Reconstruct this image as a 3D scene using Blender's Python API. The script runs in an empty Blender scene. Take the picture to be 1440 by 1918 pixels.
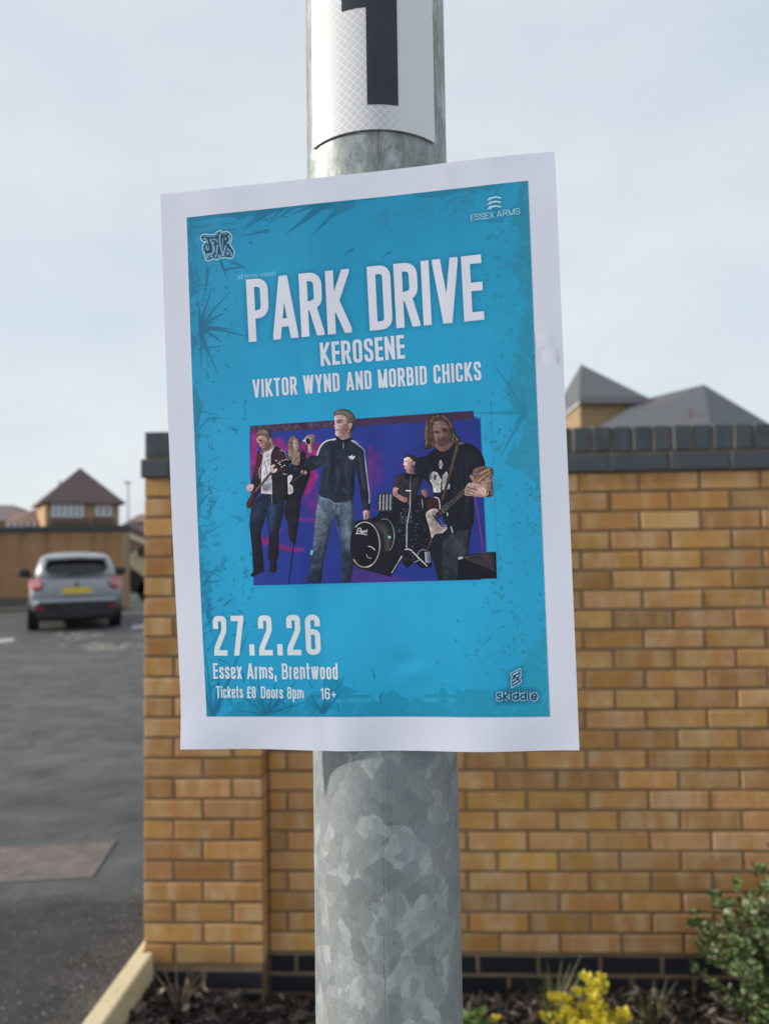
import bpy, bmesh, math, random
import numpy as np
from mathutils import Vector, Matrix, noise as mnoise

# ------------------------------------------------------------------ camera, sky, sun, exposure
scene = bpy.context.scene
EYE = 1.52
PITCH, ROLL, FPX, PW, PH = math.radians(2.8), math.radians(0.85), 1440.0, 1440.0, 1918.0
fw = Vector((0, math.cos(PITCH), math.sin(PITCH)))
r0 = Vector((1, 0, 0)); u0 = Vector((0, -math.sin(PITCH), math.cos(PITCH)))
rt = r0*math.cos(ROLL) - u0*math.sin(ROLL)
up = u0*math.cos(ROLL) + r0*math.sin(ROLL)
CAM = Vector((0, 0, EYE))
cd = bpy.data.cameras.new('camera'); cam = bpy.data.objects.new('camera', cd)
scene.collection.objects.link(cam); scene.camera = cam
cam.matrix_world = Matrix(((rt.x, up.x, -fw.x, CAM.x), (rt.y, up.y, -fw.y, CAM.y), (rt.z, up.z, -fw.z, CAM.z), (0, 0, 0, 1)))
cd.sensor_fit = 'HORIZONTAL'; cd.sensor_width = 36.0; cd.lens = 36.0*FPX/PW
cd.clip_start = 0.02; cd.clip_end = 1500
cd.dof.use_dof = True; cd.dof.focus_distance = 0.402; cd.dof.aperture_fstop = 13.0
scene.render.resolution_x, scene.render.resolution_y = 768, 1024

SUN_AZ = math.radians(-91.8)     # measured from +Y towards +X : the sun stands to the left
SUN_EL = math.radians(19.0)
world = bpy.data.worlds.new('World'); scene.world = world; world.use_nodes = True
wn, wl = world.node_tree.nodes, world.node_tree.links
for n in list(wn): wn.remove(n)
def W(t, **k):
    n = wn.new(t)
    for a, b in k.items(): setattr(n, a, b)
    return n
wo = W('ShaderNodeOutputWorld'); sk = W('ShaderNodeTexSky')
sk.sky_type = 'NISHITA'; sk.sun_disc = False; sk.sun_elevation = SUN_EL; sk.sun_rotation = SUN_AZ
sk.air_density = 1.0; sk.dust_density = 1.5; sk.ozone_density = 1.5
b1 = W('ShaderNodeBackground'); b1.inputs['Strength'].default_value = 0.11
wl.new(sk.outputs[0], b1.inputs['Color'])
# thin high cloud veil over the blue
tc = W('ShaderNodeTexCoord'); mp = W('ShaderNodeMapping'); mp.inputs['Scale'].default_value = (1.0, 1.0, 2.6)
wl.new(tc.outputs['Generated'], mp.inputs['Vector'])
nz = W('ShaderNodeTexNoise'); nz.inputs['Scale'].default_value = 2.3; nz.inputs['Detail'].default_value = 6; nz.inputs['Roughness'].default_value = 0.5
wl.new(mp.outputs[0], nz.inputs['Vector'])
cr = W('ShaderNodeValToRGB'); wl.new(nz.outputs['Fac'], cr.inputs['Fac'])
cr.color_ramp.elements[0].position = 0.32; cr.color_ramp.elements[0].color = (0.500, 0.562, 0.625, 1)
cr.color_ramp.elements[1].position = 0.68; cr.color_ramp.elements[1].color = (0.640, 0.672, 0.690, 1)
b2 = W('ShaderNodeBackground'); b2.inputs['Strength'].default_value = 1.0; wl.new(cr.outputs[0], b2.inputs['Color'])
mx = W('ShaderNodeMixShader'); mx.inputs[0].default_value = 0.86
wl.new(b1.outputs[0], mx.inputs[1]); wl.new(b2.outputs[0], mx.inputs[2]); wl.new(mx.outputs[0], wo.inputs['Surface'])

sd = bpy.data.lights.new('sun', 'SUN'); sun = bpy.data.objects.new('sun', sd); scene.collection.objects.link(sun)
sd.energy = 2.9; sd.angle = math.radians(1.6); sd.color = (1.0, 0.91, 0.79)
sdir = Vector((math.sin(SUN_AZ)*math.cos(SUN_EL), math.cos(SUN_AZ)*math.cos(SUN_EL), math.sin(SUN_EL)))
sun.rotation_euler = sdir.to_track_quat('Z', 'Y').to_euler()
scene.view_settings.view_transform = 'Standard'; scene.view_settings.look = 'None'
scene.view_settings.exposure = 0.44; scene.view_settings.gamma = 1.0; scene.view_settings.use_curve_mapping = False

# ------------------------------------------------------------------ helpers
col = scene.collection
R = math.radians
def ray(px, py): return fw + rt*((px-PW/2)/FPX) - up*((py-PH/2)/FPX)
def at_y(px, py, y):
    d = ray(px, py); return CAM + d*(y/d.y)
def at_z(px, py, z):
    d = ray(px, py); return CAM + d*((z-EYE)/d.z)
def tag(o, label=None, cat=None, group=None, kind=None):
    if label: o['label'] = label
    if cat: o['category'] = cat
    if group: o['group'] = group
    if kind: o['kind'] = kind
    return o
def empty(name, loc=(0, 0, 0), rz=0.0, parent=None):
    o = bpy.data.objects.new(name, None); col.objects.link(o); o.location = loc; o.rotation_euler = (0, 0, rz)
    o.empty_display_size = 0.05
    if parent: o.parent = parent
    return o
def mesh_obj(name, verts, faces, mat, parent=None, smooth=False, loc=None):
    me = bpy.data.meshes.new(name); me.from_pydata([tuple(v) for v in verts], [], faces); me.update()
    mats = mat if isinstance(mat, (list, tuple)) else [mat]
    for m in mats: me.materials.append(m)
    if smooth:
        for p in me.polygons: p.use_smooth = True
    o = bpy.data.objects.new(name, me); col.objects.link(o)
    if parent: o.parent = parent
    if loc is not None: o.location = loc
    return o
def inst(name, me, parent, loc, rot=(0, 0, 0), sc=(1, 1, 1)):
    o = bpy.data.objects.new(name, me); col.objects.link(o); o.parent = parent
    o.location = loc; o.rotation_euler = rot; o.scale = sc
    return o
class MB:
    def __init__(s): s.v = []; s.f = []
    def add(s, vs, fs):
        n = len(s.v); s.v += [tuple(v) for v in vs]; s.f += [tuple(i+n for i in f) for f in fs]; return s
    def box(s, x0, y0, z0, x1, y1, z1, M=None):
        vs = [Vector(p) for p in ((x0,y0,z0),(x1,y0,z0),(x1,y1,z0),(x0,y1,z0),(x0,y0,z1),(x1,y0,z1),(x1,y1,z1),(x0,y1,z1))]
        if M: vs = [M @ v for v in vs]
        return s.add(vs, [(0,3,2,1),(4,5,6,7),(0,1,5,4),(1,2,6,5),(2,3,7,6),(3,0,4,7)])
    def bbox(s, x0, y0, z0, x1, y1, z1, b=0.004, M=None):   # chamfered box
        bm = bmesh.new(); bmesh.ops.create_cube(bm, size=1)
        for v in bm.verts: v.co = Vector(((x0+x1)/2+v.co.x*(x1-x0), (y0+y1)/2+v.co.y*(y1-y0), (z0+z1)/2+v.co.z*(z1-z0)))
        bmesh.ops.bevel(bm, geom=bm.edges[:], offset=b, segments=1, affect='EDGES')
        bm.verts.index_update()
        vs = [M @ v.co if M else v.co.copy() for v in bm.verts]; fs = [[v.index for v in f.verts] for f in bm.faces]; bm.free()
        return s.add(vs, fs)
    def tube(s, pts, rad, n=8, caps=True):
        pts = [Vector(p) for p in pts]; rings = []
        rads = rad if isinstance(rad, (list, tuple)) else [rad]*len(pts)
        prev = None
        for i, p in enumerate(pts):
            t = (pts[min(i+1, len(pts)-1)]-pts[max(i-1, 0)]).normalized()
            a = Vector((0, 0, 1)) if abs(t.z) < 0.9 else Vector((1, 0, 0))
            if prev is not None: a = prev
            b = t.cross(a).normalized(); a2 = b.cross(t).normalized(); prev = a2
            rings.append([p + (a2*math.cos(2*math.pi*k/n)+b*math.sin(2*math.pi*k/n))*rads[i] for k in range(n)])
        vs = [v for rg in rings for v in rg]; fs = []
        for i in range(len(rings)-1):
            for k in range(n):
                fs.append((i*n+k, i*n+(k+1) % n, (i+1)*n+(k+1) % n, (i+1)*n+k))
        if caps: fs += [tuple(range(n))[::-1], tuple((len(rings)-1)*n+k for k in range(n))]
        return s.add(vs, fs)
    def prism(s, poly, y0, y1):                               # poly in x,z pushed along y
        n = len(poly)
        vs = [(p[0], y0, p[1]) for p in poly]+[(p[0], y1, p[1]) for p in poly]
        fs = [tuple(range(n)), tuple(range(2*n-1, n-1, -1))]+[(i, n+i, n+(i+1) % n, (i+1) % n) for i in range(n)]
        return s.add(vs, fs)
    def build(s, name, mat, parent=None, smooth=False): return mesh_obj(name, s.v, s.f, mat, parent, smooth)

# ------------------------------------------------------------------ materials
class NT:
    def __init__(s, name):
        s.m = bpy.data.materials.new(name); s.m.use_nodes = True; s.t = s.m.node_tree
        s.b = s.t.nodes['Principled BSDF']; s.out = s.t.nodes['Material Output']
    def n(s, t, **k):
        n = s.t.nodes.new(t)
        for a, b in k.items():
            if a == 'inp':
                for kk, vv in b.items(): n.inputs[kk].default_value = vv
            else: setattr(n, a, b)
        return n
    def l(s, a, b): s.t.links.new(a, b)
    def noise(s, vec, scale, detail=4, rough=0.55, dist=0.0):
        n = s.n('ShaderNodeTexNoise', inp={'Scale': scale, 'Detail': detail, 'Roughness': rough, 'Distortion': dist}); s.l(vec, n.inputs['Vector']); return n.outputs['Fac']
    def ramp(s, fac, stops, interp='LINEAR'):
        r = s.n('ShaderNodeValToRGB'); r.color_ramp.interpolation = interp; e = r.color_ramp.elements
        while len(e) > 2: e.remove(e[-1])
        for i, (p, c) in enumerate(stops):
            x = e[i] if i < 2 else e.new(p)
            x.position = p; x.color = (*c, 1) if len(c) == 3 else c
        s.l(fac, r.inputs['Fac']); return r.outputs['Color']
    def mix(s, fac, a, b, mode='MIX'):
        m = s.n('ShaderNodeMix', data_type='RGBA', blend_type=mode)
        for sock, v in ((m.inputs[0], fac), (m.inputs[6], a), (m.inputs[7], b)):
            if isinstance(v, bpy.types.NodeSocket): s.l(v, sock)
            elif isinstance(v, (int, float)): sock.default_value = v
            else: sock.default_value = (*v, 1)
        return m.outputs[2]
    def math(s, op, a, b=None, c=None, clamp=False):
        m = s.n('ShaderNodeMath', operation=op, use_clamp=clamp)
        for i, v in enumerate((a, b, c)):
            if v is None: continue
            if isinstance(v, bpy.types.NodeSocket): s.l(v, m.inputs[i])
            else: m.inputs[i].default_value = v
        return m.outputs[0]
    def obj(s): return s.n('ShaderNodeTexCoord').outputs['Object']
    def pos(s): return s.n('ShaderNodeNewGeometry').outputs['Position']
    def rnd(s): return s.n('ShaderNodeObjectInfo').outputs['Random']
    def sep(s, v):
        n = s.n('ShaderNodeSeparateXYZ'); s.l(v, n.inputs[0]); return n.outputs
    def scale(s, v, sc, loc=(0, 0, 0)):
        n = s.n('ShaderNodeMapping'); n.inputs['Scale'].default_value = sc; n.inputs['Location'].default_value = loc; s.l(v, n.inputs['Vector']); return n.outputs[0]
    def shift(s, v, f, k=37.0):                                # offset a vector by a random number
        c = s.n('ShaderNodeCombineXYZ'); a = s.math('MULTIPLY', f, k)
        for i in range(3): s.l(a, c.inputs[i])
        n = s.n('ShaderNodeVectorMath', operation='ADD'); s.l(v, n.inputs[0]); s.l(c.outputs[0], n.inputs[1]); return n.outputs[0]
    def bump(s, h, strength=0.3, dist=0.002):
        b = s.n('ShaderNodeBump', inp={'Strength': strength, 'Distance': dist}); s.l(h, b.inputs['Height']); s.l(b.outputs[0], s.b.inputs['Normal']); return b
    def set(s, color=None, rough=None, metal=None, spec=None):
        for nm, v in (('Base Color', color), ('Roughness', rough), ('Metallic', metal), ('Specular IOR Level', spec)):
            if v is None: continue
            if isinstance(v, bpy.types.NodeSocket): s.l(v, s.b.inputs[nm])
            elif isinstance(v, (int, float)): s.b.inputs[nm].default_value = v
            else: s.b.inputs[nm].default_value = (*v, 1)
        return s.m
def plain(name, c, rough=0.6, metal=0.0, var=0.12, sc=20, spec=0.5):
    t = NT(name); f = t.noise(t.obj(), sc)
    cc = t.ramp(f, [(0.3, tuple(x*(1-var) for x in c)), (0.7, tuple(min(1, x*(1+var)) for x in c))])
    return t.set(cc, rough, metal, spec)

def m_brick(name, cols, blue=False):
    t = NT(name); o = t.obj(); r = t.rnd(); v = t.shift(o, r)
    if blue:
        c = t.ramp(r, [(0.0, cols[0]), (0.5, cols[1]), (1.0, cols[2])])
        c = t.mix(t.ramp(t.noise(v, 14, 4), [(0.35, (0, 0, 0)), (0.7, (1, 1, 1))]), c, tuple(x*1.35 for x in cols[1]))
        t.bump(t.noise(v, 160, 4), 0.25, 0.001); return t.set(c, 0.42)
    base = t.ramp(r, [(0.0, cols[0]), (0.2, cols[1]), (0.4, cols[2]), (0.6, cols[3]), (0.8, cols[4]), (1.0, cols[0])])
    band = t.noise(t.scale(v, (1.0, 1.0, 0.22)), 16, 3, 0.5)                # kiss marks: upright bands across each brick
    base = t.mix(t.ramp(band, [(0.42, (0, 0, 0)), (0.62, (0.75, 0.75, 0.75))]), base, cols[5])
    base = t.mix(t.ramp(t.noise(v, 9, 2), [(0.45, (0, 0, 0)), (0.65, (0.7, 0.7, 0.7))]), base, cols[6])
    fine = t.noise(v, 220, 5, 0.7)
    base = t.mix(1.0, base, t.ramp(fine, [(0.25, (0.76, 0.76, 0.76)), (0.75, (1.14, 1.14, 1.14))]), 'MULTIPLY')
    r2 = t.math('FRACT', t.math('MULTIPLY', r, 7.31)); base = t.mix(1.0, base, t.ramp(r2, [(0, (.74, .73, .72)), (.4, (.96, .96, .96)), (1, (1.14, 1.14, 1.14))]), 'MULTIPLY')
    spot = t.noise(v, 34, 3)
    base = t.mix(t.ramp(spot, [(0.70, (0, 0, 0)), (0.78, (0.55, 0.55, 0.55))]), base, (0.16, 0.09, 0.035))
    salt = t.noise(t.shift(t.pos(), 0.0), 6.5, 6, .72); base = t.mix(t.ramp(salt, [(.56, (0, 0, 0)), (.72, (.42, .42, .42))]), base, (.62, .50, .38))
    pit = t.noise(v, 95, 4, .8); base = t.mix(t.ramp(pit, [(.62, (0, 0, 0)), (.72, (.6, .6, .6))]), base, (.17, .095, .04))
    # rain stain hanging below the joints of the coping, its own ragged shape
    P = t.sep(t.pos()); st = t.noise(t.scale(t.pos(), (1, 1, 0.35)), 11, 4, 0.6)
    zz = t.math('MULTIPLY_ADD', P[2], 5.5, -9.35)
    m = t.math('MULTIPLY', t.math('ADD', st, -0.44, clamp=True), 3.4)
    m = t.math('MULTIPLY', m, t.math('ADD', zz, 0, clamp=True), clamp=True)
    base = t.mix(m, base, (0.085, 0.058, 0.035))
    lo = t.math('MULTIPLY_ADD', P[2], -3.0, 0.45, clamp=True)
    base = t.mix(t.math('MULTIPLY', lo, t.math('ADD', t.noise(t.pos(), 7, 4), -0.35, clamp=True), clamp=True), base, (0.13, 0.10, 0.06))
    t.bump(fine, 0.35, 0.0012)
    return t.set(base, 0.88)
BR = [(0.60, 0.315, 0.086), (0.51, 0.252, 0.074), (0.66, 0.370, 0.090), (0.58, 0.296, 0.126), (0.45, 0.232, 0.072), (0.68, 0.450, 0.240), (0.56, 0.250, 0.092)]
M_BRICK = m_brick('buff_brick', BR)
M_BLUE = m_brick('blue_brick', [(0.044, 0.052, 0.068), (0.056, 0.064, 0.080), (0.068, 0.075, 0.090)], True)
M_PLIN = m_brick('plinth_brick', [(0.014, 0.015, 0.020), (0.018, 0.019, 0.025), (0.026, 0.027, 0.033)], True)
def m_mortar(name, a, b):
    t = NT(name); o = t.pos(); c = t.ramp(t.noise(o, 12, 5, 0.6), [(0.3, a), (0.7, b)]); t.bump(t.noise(o, 300, 4), 0.5, 0.002); return t.set(c, 0.95)
M_MORT = m_mortar('mortar', (0.18, 0.120, 0.068), (0.29, 0.195, 0.115))
M_MORTC = m_mortar('coping_mortar', (0.11, 0.09, 0.06), (0.25, 0.185, 0.115))

def m_asphalt():
    t = NT('tarmac'); p = t.pos()
    big = t.noise(p, 0.35, 4, 0.6); c = t.ramp(big, [(0.3, (0.075, 0.077, 0.082)), (0.7, (0.125, 0.125, 0.128))])
    streak = t.noise(t.scale(p, (0.25, 1.3, 1)), 0.9, 5, 0.6)
    c = t.mix(t.ramp(streak, [(0.45, (0, 0, 0)), (0.68, (0.5, 0.5, 0.5))]), c, (0.16, 0.158, 0.155))
    crk = t.n('ShaderNodeTexVoronoi', feature='DISTANCE_TO_EDGE', inp={'Scale': .55}); wv = t.n('ShaderNodeVectorMath', operation='MULTIPLY_ADD'); wt = t.n('ShaderNodeTexNoise', inp={'Scale': 2.5, 'Detail': 5.0}); t.l(p, wt.inputs['Vector']); t.l(wt.outputs['Color'], wv.inputs[0]); wv.inputs[1].default_value = (.7, .7, .7); t.l(p, wv.inputs[2]); t.l(wv.outputs[0], crk.inputs['Vector']); c = t.mix(t.ramp(crk.outputs['Distance'], [(0.0, (.6, .6, .6)), (0.012, (0, 0, 0))]), c, (.035, .035, .036))
    mid = t.noise(p, 3.2, 6, 0.65); c = t.mix(1.0, c, t.ramp(mid, [(0.3, (0.62, 0.62, 0.64)), (0.7, (1.25, 1.25, 1.22))]), 'MULTIPLY')
    # darker newer strip close to the kerb
    P = t.sep(p); edge = t.math('ADD', P[1], t.math('MULTIPLY', mid, 0.55))
    near = t.ramp(edge, [(0.0, (1, 1, 1)), (1.0, (0, 0, 0))])
    em = t.n('ShaderNodeMapRange', inp={1: 3.65, 2: 3.85, 3: 1.0, 4: 0.0}); t.l(edge, em.inputs[0])
    c = t.mix(em.outputs[0], c, t.ramp(t.noise(p, 8, 5, 0.7), [(0.3, (0.026, 0.027, 0.031)), (0.62, (0.060, 0.060, 0.060)), (0.8, (0.13, 0.125, 0.115))]))
    g = t.noise(p, 120, 3, 0.8); c = t.mix(1.0, c, t.ramp(g, [(0.3, (0.68, 0.68, 0.68)), (0.72, (1.4, 1.4, 1.38))]), 'MULTIPLY')
    # grit washed against the kerb
    gk = t.math('MULTIPLY_ADD', P[0], 5.0, 5.75); gk = t.math('ADD', gk, t.math('MULTIPLY_ADD', mid, 3.0, -1.75), clamp=True)
    gy = t.n('ShaderNodeMapRange', inp={1: 3.0, 2: 2.7, 3: 0.0, 4: 0.85}); t.l(P[1], gy.inputs[0])
    c = t.mix(t.math('MULTIPLY', gk, gy.outputs[0]), c, t.ramp(t.noise(p, 60, 4, 0.8), [(0.3, (0.07, 0.06, 0.05)), (0.7, (0.21, 0.18, 0.15))]))
    t.bump(g, 0.6, 0.006); return t.set(c, 0.82, spec=0.35)
M_ASPH = m_asphalt()

def m_galv():
    t = NT('galvanised_steel'); o = t.obj()
    w = t.n('ShaderNodeTexNoise', inp={'Scale': 70.0, 'Detail': 4.0}); t.l(o, w.inputs['Vector'])
    ad = t.n('ShaderNodeVectorMath', operation='MULTIPLY_ADD'); t.l(w.outputs['Color'], ad.inputs[0]); ad.inputs[1].default_value = (0.010, 0.010, 0.010); t.l(t.scale(o, (1, 1, 0.8)), ad.inputs[2])
    def vor(sc):
        v = t.n('ShaderNodeTexVoronoi', feature='F1', inp={'Scale': sc}); t.l(ad.outputs[0], v.inputs['Vector'])
        s = t.n('ShaderNodeSeparateColor'); t.l(v.outputs['Color'], s.inputs[0]); return s.outputs
    a, b = vor(80), vor(170)
    cm = t.math('MULTIPLY', a[0], 0.66); cm = t.math('MULTIPLY_ADD', b[1], 0.34, cm)
    c = t.ramp(cm, [(0.0, (0.275, 0.305, 0.325)), (0.36, (0.345, 0.380, 0.395)), (0.64, (0.385, 0.422, 0.435)), (0.76, (0.46, 0.50, 0.51)), (1.0, (0.58, 0.625, 0.63))])
    big = t.noise(o, 9, 4, 0.6); c = t.mix(1.0, c, t.ramp(big, [(0.3, (0.84, 0.86, 0.88)), (0.7, (1.1, 1.1, 1.08))]), 'MULTIPLY')
    fine = t.noise(o, 420, 4, 0.7); c = t.mix(1.0, c, t.ramp(fine, [(0.3, (0.90, 0.90, 0.90)), (0.7, (1.07, 1.07, 1.07))]), 'MULTIPLY')
    sp = t.ramp(t.noise(t.scale(o, (1, 1, .55)), 300, 5, .8), [(.50, (0, 0, 0)), (.66, (1, 1, 1))])
    PP = t.sep(o); hi_ = t.n('ShaderNodeMapRange', inp={1: 1.68, 2: 1.76, 3: 0.12, 4: 0.75}); t.l(PP[2], hi_.inputs[0])
    c = t.mix(t.math('MULTIPLY', sp, hi_.outputs[0]), c, (.14, .14, .12))
    # grime and fine scratches, streaking down the steel
    P = t.sep(o); dn = t.noise(t.scale(o, (1, 1, 0.16)), 120, 5, 0.75)
    up_ = t.n('ShaderNodeMapRange', inp={1: 1.70, 2: 1.76, 3: 0.0, 4: 1.0}); t.l(P[2], up_.inputs[0])
    gm = t.math('MULTIPLY', t.ramp(dn, [(0.40, (0, 0, 0)), (0.72, (1, 1, 1))]), t.math('MULTIPLY_ADD', up_.outputs[0], 0.75, 0.20))
    c = t.mix(gm, c, (0.17, 0.165, 0.13))
    # open seam line wandering down the front
    wob = t.noise(t.scale(o, (0.01, 0.01, 1)), 34, 5, 0.7)
    dx = t.math('ABSOLUTE', t.math('ADD', t.math('ADD', P[0], t.math('MULTIPLY_ADD', P[2], -.007, .0115)), t.math('MULTIPLY_ADD', wob, -0.0055, 0.0026)))
    dx = t.math('ADD', dx, t.math('MULTIPLY', t.noise(o, 260, 2), 0.0005))
    seam = t.n('ShaderNodeMapRange', inp={1: 0.00018, 2: 0.00055, 3: 0.8, 4: 0.0}); t.l(dx, seam.inputs[0])
    fr = t.math('LESS_THAN', P[1], 0.0)
    brk = t.ramp(t.noise(t.scale(o, (.01, .01, 1)), 60, 4, .7), [(.38, (.06, .06, .06)), (.52, (1, 1, 1))]); sm = t.math('MULTIPLY', t.math('MULTIPLY', seam.outputs[0], fr), brk)
    c = t.mix(sm, c, (0.055, 0.06, 0.065))
    ro = t.math('MULTIPLY_ADD', a[2], 0.16, 0.36); ro = t.math('MULTIPLY_ADD', fine, 0.12, ro)
    h = t.math('MULTIPLY_ADD', sm, -1.0, t.math('MULTIPLY', fine, 0.25)); h = t.math('MULTIPLY_ADD', cm, 0.12, h)
    t.bump(h, 0.35, 0.0006)
    return t.set(c, ro, 0.35)
M_GALV = m_galv()
# ------------------------------------------------------------------ the printed sheet: drawn as flat print into an image
K = 7.0                                                      # texels per mm
TW, TH = int(210*K), int(297*K)
Hm = np.array([[3.18971349e-01, -1.29312709e-02, -9.13033933e+01], [3.40370666e-02, 2.95521825e-01, -1.17815101e+02], [1.22686031e-04, -4.58869868e-06, 1.0]])
def mm(p):
    a = Hm @ np.array([p[0], p[1], 1.0]); return (a[0]/a[2], a[1]/a[2])
art = np.ones((TH, TW, 3), np.float32)
rng = np.random.default_rng(7)
def vnoise(h, w, cell, seed):
    r = np.random.default_rng(seed); gh, gw = int(h/cell)+3, int(w/cell)+3
    g = r.random((gh, gw)).astype(np.float32)
    y = np.arange(h)/cell; x = np.arange(w)/cell
    yi, xi = y.astype(int), x.astype(int); fy, fx = (y-yi), (x-xi)
    fy = (fy*fy*(3-2*fy))[:, None].astype(np.float32); fx = (fx*fx*(3-2*fx))[None, :].astype(np.float32)
    a = g[yi][:, xi]; b = g[yi][:, xi+1]; c = g[yi+1][:, xi]; d = g[yi+1][:, xi+1]
    return (a*(1-fx)+b*fx)*(1-fy)+(c*(1-fx)+d*fx)*fy
def fbm(h, w, cell, seed, octs=5, gain=0.55):
    o = np.zeros((h, w), np.float32); a = 1.0; s = 0.0
    for i in range(octs):
        o += a*vnoise(h, w, max(cell/2**i, 1.2), seed+i); s += a; a *= gain
    return o/s
def boxblur(a, r):
    for ax in (0, 1):
        for _ in range(2):
            p = np.pad(a, [(r+1, r) if i == ax else (0, 0) for i in range(2)], mode='edge')
            c = np.cumsum(p, axis=ax, dtype=np.float64)
            n = a.shape[ax]
            a = (np.take(c, range(2*r+1, 2*r+1+n), axis=ax)-np.take(c, range(0, n), axis=ax))/(2*r+1)
    return a.astype(np.float32)
def catmull(P, closed=True, sub=5):
    P = [np.array(p, float) for p in P]; n = len(P); out = []
    for i in range(n if closed else n-1):
        if closed: p0, p1, p2, p3 = P[i-1], P[i], P[(i+1) % n], P[(i+2) % n]
        else: p0, p1, p2, p3 = P[max(i-1, 0)], P[i], P[i+1], P[min(i+2, n-1)]
        for k in range(sub):
            t = k/sub; out.append(0.5*((2*p1)+(-p0+p2)*t+(2*p0-5*p1+4*p2-p3)*t*t+(-p0+3*p1-3*p2+p3)*t**3))
    if not closed: out.append(P[-1])
    return out
def cover(pts, feather):                                    # pts in texels -> (slice, coverage)
    P = np.array(pts, np.float32); x0, y0 = np.floor(P.min(0)-feather-2).astype(int); x1, y1 = np.ceil(P.max(0)+feather+2).astype(int)
    x0, y0, x1, y1 = max(x0, 0), max(y0, 0), min(x1, TW), min(y1, TH)
    if x1 <= x0 or y1 <= y0: return None
    X, Y = np.meshgrid(np.arange(x0, x1)+0.5, np.arange(y0, y1)+0.5); X = X.astype(np.float32); Y = Y.astype(np.float32)
    d = np.full(X.shape, 1e9, np.float32); ins = np.zeros(X.shape, bool)
    for i in range(len(P)):
        a, b = P[i-1], P[i]; e = b-a; L = float(e@e)+1e-9
        t = np.clip(((X-a[0])*e[0]+(Y-a[1])*e[1])/L, 0, 1)
        d = np.minimum(d, (X-a[0]-t*e[0])**2+(Y-a[1]-t*e[1])**2)
        if a[1] != b[1]:
            c = ((a[1] > Y) != (b[1] > Y)) & (X < (b[0]-a[0])*(Y-a[1])/(b[1]-a[1])+a[0]); ins ^= c
    d = np.sqrt(d); sd = np.where(ins, -d, d)
    return (slice(y0, y1), slice(x0, x1)), np.clip(0.5-sd/(2*feather), 0, 1), X, Y
def pen_cover(pts, w, feather, box=False):                  # even pen with flat ends: union of its segments
    P = [np.array(p, np.float32) for p in pts]; A = np.array(P); h = w/2
    x0, y0 = np.floor(A.min(0)-h-feather-2).astype(int); x1, y1 = np.ceil(A.max(0)+h+feather+2).astype(int)
    x0, y0, x1, y1 = max(x0, 0), max(y0, 0), min(x1, TW), min(y1, TH)
    if x1 <= x0 or y1 <= y0: return None
    X, Y = np.meshgrid(np.arange(x0, x1, dtype=np.float32)+.5, np.arange(y0, y1, dtype=np.float32)+.5); sd = np.full(X.shape, 1e9, np.float32)
    for a, b in zip(P[:-1], P[1:]):
        e = b-a; L = float(np.hypot(*e))
        if L < .02: continue
        e = e/L; t = (X-a[0])*e[0]+(Y-a[1])*e[1]-L/2; n = -(X-a[0])*e[1]+(Y-a[1])*e[0]
        qx, qy = np.abs(t)-L/2, np.abs(n)-h
        sd = np.minimum(sd, np.hypot(np.maximum(qx, 0), np.maximum(qy, 0))+np.minimum(np.maximum(qx, qy), 0))
    for p in P[1:-1]: sd = np.minimum(sd, np.hypot(X-p[0], Y-p[1])-h)
    return (slice(y0, y1), slice(x0, x1)), np.clip(0.5-sd/(2*feather), 0, 1), X, Y
def S(c): return np.array(c, np.float32)/255.0
def paint(sl, cov, color, alpha=1.0):
    a = (cov*alpha)[..., None]; art[sl] = art[sl]*(1-a)+color*a
FIG = None                                                   # silhouette of the figure being drawn: soft shading stays inside it
def figmask(sl, cov, feather):
    if FIG is None: return cov
    if feather >= 1.9: return cov*FIG[sl]
    FIG[sl] = np.maximum(FIG[sl], cov); return cov
def newfig():
    global FIG
    FIG = np.zeros((TH, TW), np.float32)
def fill(pts, c, feather=0.9, alpha=1.0, smooth=False, c2=None, g=None, grain=0.0, tf=None, cell=9):
    """pts in photo pixels (or through tf); c2/g: second colour reached along the line g=(p0,p1)"""
    f = tf or (lambda p: p)
    if smooth: pts = catmull(pts)
    q = [tuple(k*K for k in mm(f(p))) for p in pts]
    r = cover(q, feather)
    if r is None: return
    sl, cov, X, Y = r; colr = S(c)
    if c2 is not None:
        a, b = [np.array(mm(f(p)))*K for p in g]; e = b-a
        t = np.clip(((X-a[0])*e[0]+(Y-a[1])*e[1])/(e@e), 0, 1)[..., None]; colr = S(c)*(1-t)+S(c2)*t
    if grain:
        n = fbm(cov.shape[0], cov.shape[1], cell, int(abs(q[0][0]*13+q[0][1]*7)) % 9973, 3)-0.5
        colr = np.clip(colr*(1+n[..., None]*grain*2.4), 0, 1)
    paint(sl, figmask(sl, cov, feather), colr, alpha)
def ribbon(pts, w0, w1=None):                                # open path -> outline polygon, texel units
    P = [np.array(p, float) for p in pts]; w1 = w0 if w1 is None else w1; L, Rr = [], []
    for i, p in enumerate(P):
        t = P[min(i+1, len(P)-1)]-P[max(i-1, 0)]; t = t/(np.hypot(*t)+1e-9); n = np.array([-t[1], t[0]])
        w = (w0+(w1-w0)*i/max(len(P)-1, 1))/2; L.append(p+n*w); Rr.append(p-n*w)
    return L+Rr[::-1]
def line(pts, w, c, feather=0.8, alpha=1.0, w1=None, smooth=False, tf=None, closed=False):   # w in photo pixels
    f = tf or (lambda p: p)
    if closed: pts = list(pts)+[pts[0]]
    if smooth: pts = catmull(pts, False)
    q = [np.array(mm(f(p)))*K for p in pts]; k = K*0.283
    r = pen_cover(q, w*k, feather) if w1 is None else cover(ribbon(q, w*k, w1*k), feather)
    if r: paint(r[0], figmask(r[0], r[1], feather), S(c), alpha)
def zt(x0, y0, s): return lambda p: (x0+p[0]/s, y0+p[1]/s)
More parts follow.
